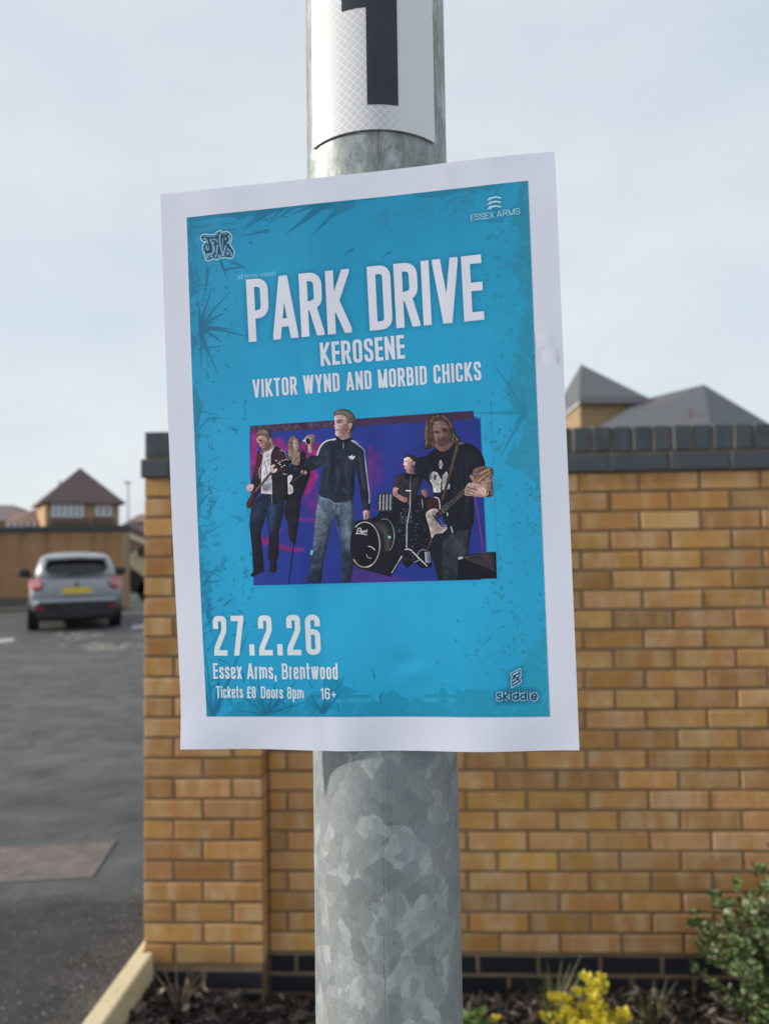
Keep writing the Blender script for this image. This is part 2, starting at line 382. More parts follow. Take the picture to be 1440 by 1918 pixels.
zA, zB, zC, zD = zt(450, 780, 5.993), zt(560, 750, 5.48), zt(650, 840, 7.675), zt(770, 760, 5.725)
zO = zt(450, 740, 2.88)

# --- a condensed poster face drawn with a pen of even width; every glyph in a unit box
def RP(pts, r):                                              # polyline with rounded inner corners
    return ('r', pts, r)
G = {
 'P': (.40, [[(0,0),(0,1)], RP([(0,1),(1,1),(1,.42),(0,.42)], .9)]),
 'R': (.42, [[(0,0),(0,1)], RP([(0,1),(.95,1),(.95,.47),(0,.47)], .9), [(.55,.47),(.98,0)]]),
 'A': (.46, [[(0,0),(.5,1.1)], [(1,0),(.5,1.1)], [(.2,.22),(.8,.22)]]),
 'K': (.43, [[(0,0),(0,1)], [(0,.30),(.95,1)], [(.30,.52),(1,0)]]),
 'D': (.41, [[(0,0),(0,1)], RP([(0,1),(1,1),(1,0),(0,0)], .8)]),
 'I': (.135, [[(.5,0),(.5,1)]]),
 'V': (.44, [[(0,1),(.5,-.1)], [(1,1),(.5,-.1)]]),
 'E': (.34, [[(0,0),(0,1)], [(0,1),(1,1)], [(0,.52),(.88,.52)], [(0,0),(1,0)]]),
 'O': (.41, [RP([(.5,1),(1,1),(1,0),(0,0),(0,1),(.5,1)], .8)]),
 'S': (.40, [RP([(1,.70),(1,1),(0,1),(0,.62),(1,.40),(1,0),(0,0),(0,.29)], .8)]),
 'N': (.43, [[(0,0),(0,1)], [(1,0),(1,1)], [(0,1),(1,0)]]),
 'T': (.38, [[(.5,0),(.5,1)], [(0,1),(1,1)]]),
 'W': (.62, [[(0,1),(.25,-.1)], [(.5,1.1),(.25,-.1)], [(.5,1.1),(.75,-.1)], [(1,1),(.75,-.1)]]),
 'Y': (.42, [[(0,1),(.5,.40)], [(1,1),(.5,.40)], [(.5,.45),(.5,0)]]),
 'M': (.54, [[(0,0),(0,1)], [(1,0),(1,1)], [(0,1),(.5,-.1)], [(1,1),(.5,-.1)]]),
 'B': (.41, [[(0,0),(0,1)], RP([(0,1),(.92,1),(.92,.52),(0,.52)], .8), RP([(0,.52),(1,.52),(1,0),(0,0)], .8)]),
 'C': (.40, [RP([(1,.68),(1,1),(0,1),(0,0),(1,0),(1,.32)], .8)]),
 'H': (.42, [[(0,0),(0,1)], [(1,0),(1,1)], [(0,.52),(1,.52)]]),
 'X': (.44, [[(0,0),(1,1)], [(0,1),(1,0)]]),
 'J': (.34, [RP([(1,1),(1,0),(0,0),(0,.28)], .8)]),
 '2': (.38, [RP([(0,.70),(0,1),(1,1),(1,.64),(.03,.13),(0,0)], .5), [(0,0),(1,0)]]),
 '7': (.36, [[(0,1),(1,1)], [(1,1),(.30,0)]]),
 '6': (.40, [RP([(1,.74),(1,1),(0,1),(0,0),(.5,0)], .8), RP([(.5,0),(1,0),(1,.58),(0,.58)], .8)]),
 '8': (.38, [RP([(.5,1),(.95,1),(.95,.53),(.05,.53),(.05,1),(.5,1)], .8), RP([(.5,.53),(1,.53),(1,0),(0,0),(0,.53),(.5,.53)], .8)]),
 '1': (.24, [[(1,0),(1,1)], [(0,.84),(1,.95)]]),
 '.': (.14, [[(.5,0),(.5,.14)]]),
 ',': (.14, [[(.6,.12),(.2,-.14)]]),
 '+': (.36, [[(.5,.22),(.5,.68)], [(0,.45),(1,.45)]]),
 '\u00a3': (.40, [RP([(1,.74),(1,1),(.25,1),(.25,.0)], .8), [(0,.47),(.8,.47)], [(0,0),(1,0)]]),
 's': (.32, [RP([(1,.53),(1,.74),(0,.74),(0,.45),(1,.30),(1,0),(0,0),(0,.22)], .8)]),
 'e': (.34, [RP([(0,.37),(1,.37),(1,.74),(0,.74),(0,0),(1,0),(1,.22)], .8)]),
 'x': (.34, [[(0,0),(1,.74)], [(0,.74),(1,0)]]),
 'r': (.215, [[(0,0),(0,.74)], RP([(0,.42),(.35,.74),(1,.74)], .5)]),
 'm': (.56, [[(0,0),(0,.74)], RP([(0,.74),(.5,.74),(.5,0)], .7), RP([(.5,.74),(1,.74),(1,0)], .7)]),
 'n': (.34, [[(0,0),(0,.74)], RP([(0,.74),(1,.74),(1,0)], .7)]),
 't': (.24, [[(.35,1.0),(.35,.12)], RP([(.35,.2),(.35,0),(1,0)], .5), [(0,.74),(1,.74)]]),
 'w': (.50, [[(0,.74),(.25,-.1)], [(.5,.74),(.25,-.1)], [(.5,.74),(.75,-.1)], [(1,.74),(.75,-.1)]]),
 'o': (.34, [RP([(.5,.74),(1,.74),(1,0),(0,0),(0,.74),(.5,.74)], .8)]),
 'd': (.34, [[(1,0),(1,1)], RP([(1,.74),(0,.74),(0,0),(1,0)], .8)]),
 'i': (.135, [[(.5,0),(.5,.70)], [(.5,.955),(.5,.985)]]),
 'c': (.32, [RP([(1,.54),(1,.74),(0,.74),(0,0),(1,0),(1,.22)], .8)]),
 'k': (.34, [[(0,0),(0,1)], [(0,.22),(1,.74)], [(.3,.40),(1,0)]]),
 'p': (.34, [[(0,-.26),(0,.74)], RP([(0,.74),(1,.74),(1,0),(0,0)], .8)]),
 'l': (.135, [[(.5,0),(.5,1)]]),
 'a': (.34, [RP([(0,.62),(0,.74),(1,.74),(1,0)], .6), RP([(1,.42),(0,.42),(0,0),(1,0)], .6)]),
 ' ': (.20, []),
}
def rounded(pts, r, sx, sy):                                 # real-size points; r = share of the shorter side
    P = [np.array(p, float) for p in pts]; out = [P[0]]
    for i in range(1, len(P)-1):
        a, b, c = P[i-1], P[i], P[i+1]; la, lc = np.hypot(*(a-b)), np.hypot(*(c-b))
        ka = la*0.5 if i > 1 else la*0.98; kc = lc*0.5 if i < len(P)-2 else lc*0.98
        q = min(ka, kc, r*sx); p0 = b+(a-b)/la*q; p2 = b+(c-b)/lc*q
        for k in range(7):
            t = k/6; out.append((1-t)**2*p0+2*t*(1-t)*b+t*t*p2+0*b if False else ((1-t)**2*p0+2*t*(1-t)*(b*0.92+0.04*(p0+p2))+t*t*p2))
    out.append(P[-1]); return out
def text(s, p0, p1, cap, pen=.135, c=(214, 218, 242), gap=.075, shadow=0.0, feather=0.7, outline=None, alpha=1.0, widen=1.0):
    """s set on the baseline p0-p1 (mm on the sheet), cap height in mm, stretched to that length"""
    adv = []; x = 0
    for ch in s:
        w = G[ch][0]*widen
        if ch in 'Il.i': w = pen*1.05
        adv.append((x, w)); x += w+gap
    tot = x-gap; L = math.hypot(p1[0]-p0[0], p1[1]-p0[1]); k = L/(tot*cap)
    e = np.array([(p1[0]-p0[0])/L, (p1[1]-p0[1])/L]); nrm = np.array([e[1], -e[0]])
    x0 = int((min(p0[0], p1[0])-3)*K); x1 = int((max(p0[0], p1[0])+3)*K); y0 = int((min(p0[1], p1[1])-cap*1.1-3)*K); y1 = int((max(p0[1], p1[1])+cap*.35+3)*K)
    acc = np.zeros((y1-y0, x1-x0), np.float32); hp = pen/2
    Yg, Xg = np.mgrid[y0:y1, x0:x1]
    hgt = ((Xg+.5)/K-p0[0])*nrm[0]+((Yg+.5)/K-p0[1])*nrm[1]      # height above the baseline, mm
    along = ((Xg+.5)/K-p0[0])*e[0]+((Yg+.5)/K-p0[1])*e[1]
    for ch, (ax, w) in zip(s, adv):
        tmp = np.zeros_like(acc)
        lo, hi = (-.30 if ch in 'p,' else 0.0), (1.02 if ch in 'i' else 1.0)
        for st in G[ch][1]:
            r = None
            if isinstance(st, tuple): _, st, r = st
            sx = w-pen/k*0.0-2*hp/k if ch not in 'Il.i' else 0
            top = 1-2*hp
            pts = [np.array([(ax+hp/k+px*max(sx, 0) if ch not in 'Il.i' else ax+w/2)*k, hp+py*top]) for px, py in st]
            if r: pts = rounded(pts, r, max(sx, .01)*k*0.62, top)
            # flat pen ends, pushed out by half a pen (then cut at the line of the letters)
            a, b = pts[0], pts[1]; pts[0] = a+(a-b)/np.hypot(*(a-b))*(hp*1.35 if not r else hp*.9*(st[0][0] in (0,) and ch in 'PRDBmnrdp'))
            a, b = pts[-1], pts[-2]; pts[-1] = a+(a-b)/np.hypot(*(a-b))*(hp*1.35 if not r else 0.0)
            q = [(np.array(p0)+e*p[0]*cap+nrm*p[1]*cap)*K for p in pts]
            rr = pen_cover(q, pen*cap*K, feather)
            if rr is None: continue
            sl, cov, _, _ = rr
            a0, b0, c0, d0 = sl[0].start-y0, sl[0].stop-y0, sl[1].start-x0, sl[1].stop-x0
            ca, cc = max(-a0, 0), max(-c0, 0); aa, cc0 = max(a0, 0), max(c0, 0); bb, dd = min(b0, acc.shape[0]), min(d0, acc.shape[1])
            if bb <= aa or dd <= cc0: continue
            sub = cov[ca:ca+bb-aa, cc:cc+dd-cc0]; tmp[aa:bb, cc0:dd] = np.maximum(tmp[aa:bb, cc0:dd], sub)
        cut = np.clip((hgt-lo*cap)*K+.5, 0, 1)*np.clip((hi*cap-hgt)*K+.5, 0, 1)
        if ch not in ',': cut = cut*np.clip((along-ax*k*cap)*K+.5, 0, 1)*np.clip(((ax+w)*k*cap-along)*K+.5, 0, 1)
        acc = np.maximum(acc, tmp*cut)
    sl = (slice(y0, y1), slice(x0, x1))
    if shadow:
        b = boxblur(acc, max(int(cap*K*0.06), 4)); b = np.clip(b*1.3, 0, 1); paint(sl, b, S((8, 84, 120)), shadow)
    if outline is not None:
        b = np.clip(boxblur(acc, 2)*7.0, 0, 1); paint(sl, b, S(outline), 1.0)
    paint(sl, acc, S(c), alpha)
    return acc

# --- white sheet, then the blue panel
PAPER = (212, 214, 240)
art[:] = S(PAPER)
px0, py0, px1, py1 = [int(v*K) for v in (14.8, 13.9, 196.3, 280.3)]
h_, w_ = py1-py0, px1-px0
yy, xx = np.mgrid[0:h_, 0:w_].astype(np.float32); u_, v_ = xx/w_, yy/h_
def ramp3(t, stops):
    t = np.clip(t, 0, 1)[..., None]; out = S(stops[0][1])*np.ones_like(t)
    for (a, ca), (b, cb) in zip(stops[:-1], stops[1:]): 
        q = np.clip((t-a)/(b-a), 0, 1); out = out*(1-q)+S(cb)*q
    return out
n1 = fbm(h_, w_, 260, 11, 4)
base = ramp3(v_+0.10*(n1-.5), [(0, (28, 141, 184)), (.25, (26, 149, 193)), (.45, (34, 160, 209)), (.75, (38, 165, 213)), (1, (32, 157, 203))])
base = base*(1+0.10*(u_[..., None]-.5)*np.array([3.0, .3, .1], np.float32))
cx = np.abs(u_-.5)*2; cy = np.abs(v_-.45)*2
base = base*(1-0.10*np.clip(cx-.6, 0, 1)[..., None])
base = base+(n1[..., None]-.5)*0.05
dxl, dxr, dyt, dyb = u_*181.5, (1-u_)*181.5, v_*266.4, (1-v_)*266.4
g1 = fbm(h_, w_, 120, 21, 6, .62); g2 = fbm(h_, w_, 46, 31, 5, .6); g3 = fbm(h_, w_, 210, 41, 4, .5)
teal = ramp3(v_, [(0, (10, 116, 152)), (.5, (20, 128, 165)), (1, (12, 134, 172))]); teal = teal+np.array([.10, .055, .03], np.float32)*(u_[..., None]**2)
def tealmask(m, a=1.0):
    global base
    m = np.clip(m, 0, 1)[..., None]*a; base = base*(1-m)+teal*m
edge = 9.5*np.exp(-dxl/4.5)*0.0
m = (g1*1.0+g2*.35)
tealmask((m-(.665+(dxl-2)*0.045))*40*(dxl < 30), .85)                        # ragged left edge
tealmask((m-(.64+(dyt-1.2)*0.075))*40*(dyt < 25))
rb = np.interp(v_, [0, .1, .17, .25, .3, .42, .53, .56, .62, .70, .84, .9, 1], [6, 11, 10, 5, 4, 11, 12, 2, -2, -3, 3, 13, 20])
tealmask(((m-.62)*30+(rb-dxr)*1.1)*1.6*(dxr < 60), .85)                # broad torn band on the right
bb = np.interp(u_, [0, .12, .3, .38, .6, .8, 1], [2, 4, 6, 15, 12, 12, 20])
tealmask(((m-.62)*30+(bb-dyb)*1.2)*1.6*(dyb < 60), .85)
hz = fbm(h_, w_, 60, 77, 3); hs = vnoise(h_, 8, 9, 5)[:, :1]*np.ones_like(u_)   # dry-brush streaks near the foot
bl = np.clip((hs-.60)*9, 0, 1)*np.clip((hz-.50)*9, 0, 1)*np.clip((20-dyb)/3, 0, 1)*np.clip((dyb-5)/3, 0, 1)*np.clip((u_-.3)*14, 0, 1)*np.clip((.80-u_)*14, 0, 1)
base = base*(1-bl[..., None]*.7)+S((52, 165, 214))*bl[..., None]*.7
bl = np.clip((vnoise(h_, 8, 7, 6)[:, :1]*np.ones_like(u_)-.5)*8, 0, 1)*(dyt < 11)*(u_ < .32)*np.clip((hz-.35)*8, 0, 1)
tealmask(bl, .75)
sp = fbm(h_, w_, 17, 91, 3, .5); gate = fbm(h_, w_, 150, 92, 3)
near = np.clip(1-np.minimum(dxl, dxr)/32, 0, 1)*np.clip((gate-.38)*5, 0, 1)
tealmask(np.clip((sp-.735+near*.11)*30, 0, 1)*(near > .02), .8)
near = np.clip(1-dxr/48, 0, 1)*(v_ > .72); tealmask(np.clip((sp-.77+near*.11)*30, 0, 1)*(near > 0), .8)
li = np.clip((fbm(h_, w_, 26, 101, 4)-.60)*14, 0, 1)*np.clip(1-np.minimum(np.minimum(dxl, dxr), dyb)/14, 0, 1)
base = base*(1-li[..., None]*.45)+S((44, 160, 206))*li[..., None]*.45
base = base*(1+(rng.random((h_, w_, 1), np.float32)-.5)*.05)
art[py0:py1, px0:px1] = np.clip(base, 0, 1)
panel_mask = np.zeros((TH, TW, 1), np.float32); panel_mask[py0:py1, px0:px1] = 1
TEAL, TEAL2 = (6, 102, 140), (34, 130, 166)
def spike(a, b, w=5.0, c=TEAL, al=.75): w *= 1.25; al = min(al*1.15, .95); line([a, ((a[0]+b[0])/2+rng.uniform(-2, 2), (a[1]+b[1])/2+rng.uniform(-2, 2)), b], w, c, 1.0, al, w1=1.0)
def burst(cx_, cy_, ends, w=7, c=TEAL, al=.75):
    for e in ends: spike((cx_, cy_), e, w*rng.uniform(.7, 1.2), c, al)
burst(378, 612, [(436, 545), (468, 630), (413, 702), (400, 540), (410, 600), (418, 640), (392, 665), (440, 617), (380, 690), (372, 560), (425, 585)], 7)
burst(984, 771, [(926, 682), (890, 773), (934, 862), (965, 750), (948, 745), (960, 800), (975, 720)], 9, TEAL2)
burst(500, 1352-14, [(440, 1290), (470, 1270), (520, 1275), (560, 1272), (545, 1300), (590, 1310), (480, 1240), (450, 1330)], 6, TEAL, .55)
burst(605, 1335, [(650, 1265), (640, 1300), (620, 1280), (585, 1300)], 8, TEAL, .6)
burst(400, 1345, [(420, 1240), (385, 1200), (440, 1260), (470, 1180), (415, 1300), (372, 1250)], 8, TEAL, .5)
burst(392, 1150, [(410, 1135), (400, 1190), (430, 1180), (396, 1120)], 5, TEAL, .5)
for a, b, w in (((520, 388), (456, 432), 9), ((540, 380), (505, 418), 8), ((575, 376), (505, 420), 6), ((505, 432), (455, 442), 5), ((620, 372), (536, 440), 16), ((650, 378), (590, 438), 12), ((660, 375), (605, 420), 22),
                ((600, 380), (545, 402), 7), ((500, 392), (460, 425), 6), ((664, 466), (646, 482), 4), ((734, 470), (716, 484), 4), ((470, 452), (478, 458), 4), ((438, 490), (470, 510), 5), ((420, 505), (460, 500), 5), ((414, 482), (430, 524), 6), ((392, 500), (384, 560), 6)):
    spike(a, b, w, TEAL if w < 20 else (14, 122, 160), .7)
for i in range(46):
    x = rng.uniform(715, 895); y = 352+(895-x)*.20+rng.uniform(6, 50)*(.3+.7*rng.random()); L = rng.uniform(5, 20)
    spike((x, y), (x-L, y+L*rng.uniform(.35, .7)), rng.uniform(2.5, 6), TEAL2, .7)
for i in range(70):
    x = rng.uniform(800, 1020); y = rng.uniform(1090, 1330)
    if rng.random() < (x-790)/240: 
        r = rng.uniform(1.2, 3.6); fill([(x+r*math.cos(k*1.05)*rng.uniform(.6, 1.5), y+r*math.sin(k*1.05)*rng.uniform(.6, 1.5)) for k in range(6)], TEAL2, .9, .8)
for i in range(60):
    x = rng.choice([rng.uniform(370, 440), rng.uniform(930, 1010)]); y = rng.uniform(480, 1000)
    r = rng.uniform(1.0, 2.8); fill([(x+r*math.cos(k*1.05)*rng.uniform(.6, 1.5), y+r*math.sin(k*1.05)*rng.uniform(.6, 1.5)) for k in range(6)], TEAL, .9, .6)
line([(355, 409), (989, 337)], 1.6, (18, 122, 150), .8, .5); line([(388, 1337), (1030, 1338)], 1.4, (20, 128, 150), .8, .5)

for i in range(90):
    x = rng.choice([rng.uniform(360, 400), rng.uniform(392, 455)], p=[.7, .3]); y = rng.uniform(430, 1330); a = rng.uniform(-2.2, .6); L = rng.uniform(8, 42)*(1.3-(x-360)/100)
    spike((x, y), (x+L*math.cos(a), y+L*math.sin(a)*1.1), rng.uniform(1.5, 4.5), TEAL, .5)
for i in range(40):
    x = rng.uniform(400, 720); y = 1338-rng.random()**2*70; a = rng.uniform(-2.4, -.7); L = rng.uniform(8, 34)
    spike((x, y), (x+L*math.cos(a), y+L*math.sin(a)), rng.uniform(1.5, 4), TEAL, .45)
keep = art.copy(); art[:] = S(PAPER); art[py0:py1, px0:px1] = keep[py0:py1, px0:px1]
# --- the lettering
WH = (214, 216, 241)
text('IAR Records presents', (42.6, 49.6), (63.8, 49.3), 2.5, .13, (150, 196, 226), .13, alpha=.85)
text('PARK DRIVE', (47.7, 82.9), (172.0, 81.1), 32.9, .132, WH, .058, shadow=.62)
text('KEROSENE', (86.6, 98.3), (131.0, 97.4), 12.1, .150, WH, .075, shadow=.5)
text('VIKTOR WYND AND MORBID CHICKS', (48.9, 112.3), (169.4, 111.2), 9.6, .148, WH, .085, shadow=.5)
WH2 = (219, 225, 246)
text('27.2.26', (20.9, 247.9), (80.0, 248.2), 21.2, .138, WH2, .13, shadow=.25)
text('Essex Arms, Brentwood', (19.7, 260.2), (88.5, 261.0), 8.4, .128, WH2, .085, shadow=.35)
text('Tickets \u00a38', (20.8, 270.4), (43.2, 270.6), 6.3, .125, WH2, .085, shadow=.35)
text('Doors 8pm', (46.0, 270.6), (69.6, 271.1), 6.3, .125, WH2, .085, shadow=.35)
text('16', (78.6, 271.3), (83.7, 271.4), 6.0, .125, WH2, .10, shadow=.3)
text('+', (84.6, 271.2), (87.0, 271.25), 5.2, .11, WH2, .10, shadow=.2)

# --- record label badge, top left
zJ = zt(360, 415, 14.4)
blob = [(330,330),(470,345),(620,345),(690,290),(780,240),(830,285),(970,270),(1050,320),(1100,410),(1095,510),(1050,590),(1100,680),(1170,800),(1165,900),(1110,990),(1050,985),(900,975),(800,985),(700,1020),(600,1010),(440,1055),(385,1010),(370,900),(320,800),(300,690),(345,600),(400,545),(310,530),(250,450),(265,390)]
fill(blob, (8, 80, 116), 9, .85, True, tf=zJ)
fill(blob, (14, 66, 92), 1.0, 1, True, tf=zJ); line(blob, 2.5, (148, 200, 232), .8, smooth=True, tf=zJ, closed=True)
L1 = (142, 190, 222)
for w, pts in ((2.2, [(310,460),(390,470),(440,540),(455,600)]), (1.6, [(500,490),(640,480),(655,520)]), (2.6, [(530,510),(590,640),(590,840),(430,880)]), (2.4, [(410,640),(420,710),(450,770)]),
               (3.0, [(595,560),(620,590)]), (2.4, [(790,320),(770,430),(790,600),(820,760),(860,860)]), (2.2, [(725,610),(700,740),(700,870)]), (2.0, [(705,480),(710,560)]), (2.4, [(925,430),(935,490)]),
               (2.4, [(1010,370),(1045,450),(1035,530),(970,590)]), (2.4, [(940,640),(910,760),(880,860)]), (1.6, [(980,710),(1040,770),(1090,850)]), (1.4, [(640,430),(650,470)]), (1.2, [(330,380),(470,400),(620,390),(740,330)]),
               (1.2, [(480,650),(485,760)]), (1.2, [(640,650),(650,830)]), (1.2, [(860,440),(855,720)]), (1.0, [(350,700),(370,830),(410,880)]), (1.2, [(830,330),(960,330)]),
               (1.5, [(425,890),(425,1010)]), (1.5, [(490,900),(430,950),(490,980)]), (1.5, [(590,905),(520,925),(590,945)]), (1.5, [(520,925),(600,970)]), (1.8, [(700,880),(650,920),(690,970)]), (1.8, [(750,880),(740,930),(790,940),(800,890)]),
               (1.6, [(850,880),(860,930)]), (1.6, [(850,880),(900,870),(860,900),(920,930)]), (1.6, [(960,840),(990,900),(1030,830),(960,840)]), (2.2, [(1100,850),(1110,880),(1080,930)]), (1.2, [(960,770),(1010,780)])):
    line(pts, w, L1, .8, .95, smooth=len(pts) > 2, tf=zJ)
# --- pub logo, top right: three notched swords over the name
zE = zt(870, 350, 12.0)
for dy in (0, 100, 200):
    fill([(500,310+dy),(580,200+dy),(720,190+dy),(850,215+dy),(800,285+dy),(600,300+dy)], (14, 104, 138), 8, .6, tf=zE)
    fill([(515,295+dy),(575,240+dy),(700,205+dy),(790,222+dy),(838,232+dy),(785,265+dy),(760,238+dy),(690,240+dy),(600,262+dy),(525,305+dy)], (205, 226, 240), .7, 1, tf=zE)
    line([(570,230+dy),(600,300+dy)], 1.6, (205, 226, 240), .7, tf=zE)
fill([(120,600),(1260,470),(1300,600),(140,770)], (14, 104, 138), 10, .6, tf=zE)
fill([(510,730),(880,690),(885,780),(515,800)], (22, 118, 152), 5, .8, tf=zE)
for k in range(15): line([(530+k*23,712-k*2),(528+k*23,785-k*2)], .6, (60, 146, 180), .7, .6, tf=zE)
a, b = mm(zE((150, 748))), mm(zE((700, 700))); c_, d_ = mm(zE((745, 680))), mm(zE((1255, 600)))
text('ESSEX', a, mm(zE((672, 690))), 3.05, .10, (196, 216, 236), .12, widen=1.5)
text('ARMS', mm(zE((738, 672))), mm(zE((1252, 605))), 3.05, .10, (196, 216, 236), .12, widen=1.5)
# --- ticket seller logo, bottom right
zS = zt(910, 1240, 13.09)
fill([(600,240),(880,120),(900,480),(640,660),(560,400)], (10, 92, 122), 12, .8, tf=zS)
fill([(230,760),(500,660),(1200,680),(1310,800),(1290,950),(300,1000)], (8, 84, 112), 14, .9, tf=zS)
NV, LO = (14, 66, 98), (168, 208, 232)
o1 = [(860,150),(862,350),(820,385),(870,430),(870,490),(640,628),(628,400),(665,365),(612,310),(618,265)]
fill(o1, NV, .8, tf=zS); line(o1, 1.5, LO, .7, tf=zS, closed=True)
for p in ([(650,300),(815,205),(820,245),(672,325)], [(730,345),(820,292),(825,325),(750,368)], [(655,440),(745,392),(760,410),(665,470)], [(665,520),(800,435),(822,455),(668,550)]): fill(p, (176, 206, 226), .7, tf=zS)
wr = []                                                        # the word, rounded lower-case letters: white rim, navy core
def ring(cx_, cy_, rx, ry, a0=0, a1=360, n=18): return [(cx_+rx*math.cos(math.radians(a0+(a1-a0)*k/n)), cy_+ry*math.sin(math.radians(a0+(a1-a0)*k/n))) for k in range(n+1)]
wr += [[(385,790),(340,765),(300,790),(310,825),(370,850),(395,885),(350,915),(295,895)]]
wr += [[(450,710),(450,915)], [(545,775),(460,850),(555,915)], [(618,775),(618,915)], [(618,700),(618,722)]]
wr += [ring(735, 850, 58, 60), [(800,710),(800,915)], ring(920, 850, 58, 60), [(985,710),(985,915)], [(1050,710),(1050,890),(1080,912)]]
wr += [[(1130,850),(1245,850),(1235,800),(1185,778),(1135,810),(1125,860),(1150,905),(1195,918),(1240,900)]]
for p in wr: line(p, 6.2, LO, .7, smooth=len(p) > 3, tf=zS)
for p in wr: line(p, 3.5, NV, .7, smooth=len(p) > 3, tf=zS)
# --- the band picture (generic figures), drawn in layers
before_band = art.copy()
fill([(65,165),(1262,82),(1265,125),(1298,125),(1318,560),(1330,850),(1383,846),(1388,988),(1305,990),(1303,996),(86,1026),(78,850)], (34, 52, 140), .9, tf=zO, grain=.10, cell=60)
fill([(66,200),(600,150),(1262,112),(1296,126),(1330,850),(1330,992),(86,1024)], (38, 58, 150), 6, .8, tf=zO, c2=(34, 50, 128), g=((300,200),(1300,500)), grain=.08, cell=80)
fill([(65,165),(1262,82),(1265,126),(900,150),(600,166),(68,206)], (70, 46, 76), .9, tf=zO, grain=.28, cell=14)
fill([(620,128),(1262,84),(1265,122),(620,165)], (66, 42, 78), 1.0, .9, tf=zO, grain=.10, cell=40)
for i in range(40):
    x = rng.uniform(75, 520); y = 165-(x-65)*.062+rng.uniform(4, 32); line([(x, y), (x+rng.uniform(4, 16), y+rng.uniform(-5, 5))], rng.uniform(.8, 2.2), (150, 128, 132), 1.0, .45, tf=zO)
MG = (146, 34, 118)
for pts, al in (([(68,225),(105,218),(105,460),(90,560),(72,500)], .95), ([(175,250),(230,225),(262,270),(262,300),(190,300)], .9), ([(325,262),(370,250),(450,262),(450,330),(420,400),(430,440),(370,540),(350,500),(330,300)], .95), ([(700,285),(722,285),(724,430),(712,560),(700,430)], .6), ([(724,320),(775,320),(775,470),(735,480)], .35),
                ([(120,762),(200,775),(225,800),(360,830),(300,845),(180,815),(130,800)], .85), ([(180,715),(250,722),(250,736),(190,735)], .5), ([(330,660),(430,668),(400,690),(335,680)], .55), ([(370,600),(440,560),(440,640),(380,650)], .35), ([(330,520),(420,480),(440,600),(350,600)], .35), ([(640,930),(900,990),(1100,1000),(640,1010)], .30), ([(860,380),(905,330),(905,390)], .35)):
    fill(pts, MG, 5, al, True, tf=zO, grain=.25, cell=24)
line([(330,660),(420,668)], 1.2, (150, 60, 150), 1, .8, tf=zO); line([(700,612),(760,622)], 1.5, (150, 40, 130), 1, .8, tf=zO)
line([(1268,545),(1290,660),(1315,850)], 1.6, (170, 40, 130), .9, .9, tf=zO)
for i in range(60):
    x = rng.uniform(100, 1300); y = rng.uniform(200, 990); fill([(x,y),(x+rng.uniform(20,90),y+rng.uniform(-10,10)),(x+rng.uniform(20,90),y+rng.uniform(10,50)),(x,y+rng.uniform(10,40))], (32, 46, 120) if rng.random() < .6 else (60, 50, 150), 14, .22, tf=zO)

SK, SKS, SKH = (196, 158, 148), (122, 84, 84), (226, 196, 184)
def P_(pts, c, f=.9, al=1., sm=True, c2=None, g=None, gr=.12, tf=zA, cell=7): fill(pts, c, f, al, sm, c2, g, gr, tf, cell)
def volume(dark=.30, lightx=-1, k=1.0, dim=1.0):
    """soft modelling of the figure just drawn: edges fall into shade, one side catches the stage light"""
    ys, xs = np.where(FIG > .5); sl = (slice(max(ys.min()-12, 0), ys.max()+12), slice(max(xs.min()-12, 0), xs.max()+12))
    m = FIG[sl]; b = boxblur(m, 7); g = np.roll(b, 5, 1)-np.roll(b, -5, 1); lum = art[sl].mean(2); lb = boxblur(lum, 4); hp = lum-lb; g2 = np.roll(boxblur(lum, 3), 3, 1)-np.roll(boxblur(lum, 3), -3, 1)
    n = fbm(m.shape[0], m.shape[1], 15, 55, 3)-.5; n2 = fbm(m.shape[0], m.shape[1], 42, 77, 3)-.5
    f = 1-dark*np.clip((1-b)*1.6, 0, 1)+lightx*g*.55*k+hp*.9+n*.34+n2*.5-.04
    out = np.clip(art[sl]*f[..., None]*dim, 0, 1); out = np.clip((out-.30)*1.06+.275, 0.0, 1)*.96+np.array([.022, .030, .050], np.float32); a = m[..., None]; art[sl] = art[sl]*(1-a)+out*a
newfig()
# 2: the long-haired player standing behind (left)
P_([(545,640),(700,400),(760,430),(805,640),(730,860),(700,960),(650,1400),(620,1420),(570,1350),(560,1200),(520,1080),(540,900)], (26, 26, 36))
P_([(560,960),(690,950),(690,1080),(640,1380),(600,1350),(575,1340),(560,1150)], (36, 28, 38), tf=zA, gr=.3)
line([(655,1110),(650,1260)], .8, (110, 96, 104), 1, .8, tf=zA)
P_([(570,250),(620,215),(680,250),(695,360),(690,500),(660,545),(600,520),(565,440),(560,330)], (138, 112, 96), gr=.4, cell=5)
P_([(618,270),(660,250),(684,290),(680,350),(650,378),(622,350)], (206, 170, 160)); P_([(600,380),(660,380),(680,470),(640,530),(600,500)], (150, 124, 104), gr=.4, cell=4)
for x in (575, 590, 606, 690, 668): line([(x+20,250),(x-2,360),(x+4,480)], .9, (92, 70, 62), 1, .6, smooth=True, tf=zA)
line([(630,296),(648,298)], .9, (70, 46, 48), .8, tf=zA); line([(665,298),(678,296)], .9, (70, 46, 48), .8, tf=zA); line([(650,348),(672,346)], .9, (130, 60, 66), .8, tf=zA)
P_([(545,700),(580,655),(610,660),(600,710),(575,750),(610,780),(615,850),(560,865),(548,790)], (210, 200, 198), sm=True, gr=.08)
line([(590,740),(720,630)], 3.4, (38, 30, 34), 1, tf=zA); 
for k in range(8): line([(610+k*13,722-k*11),(620+k*13,735-k*11)], .6, (160,150,150), .7, .8, tf=zA)
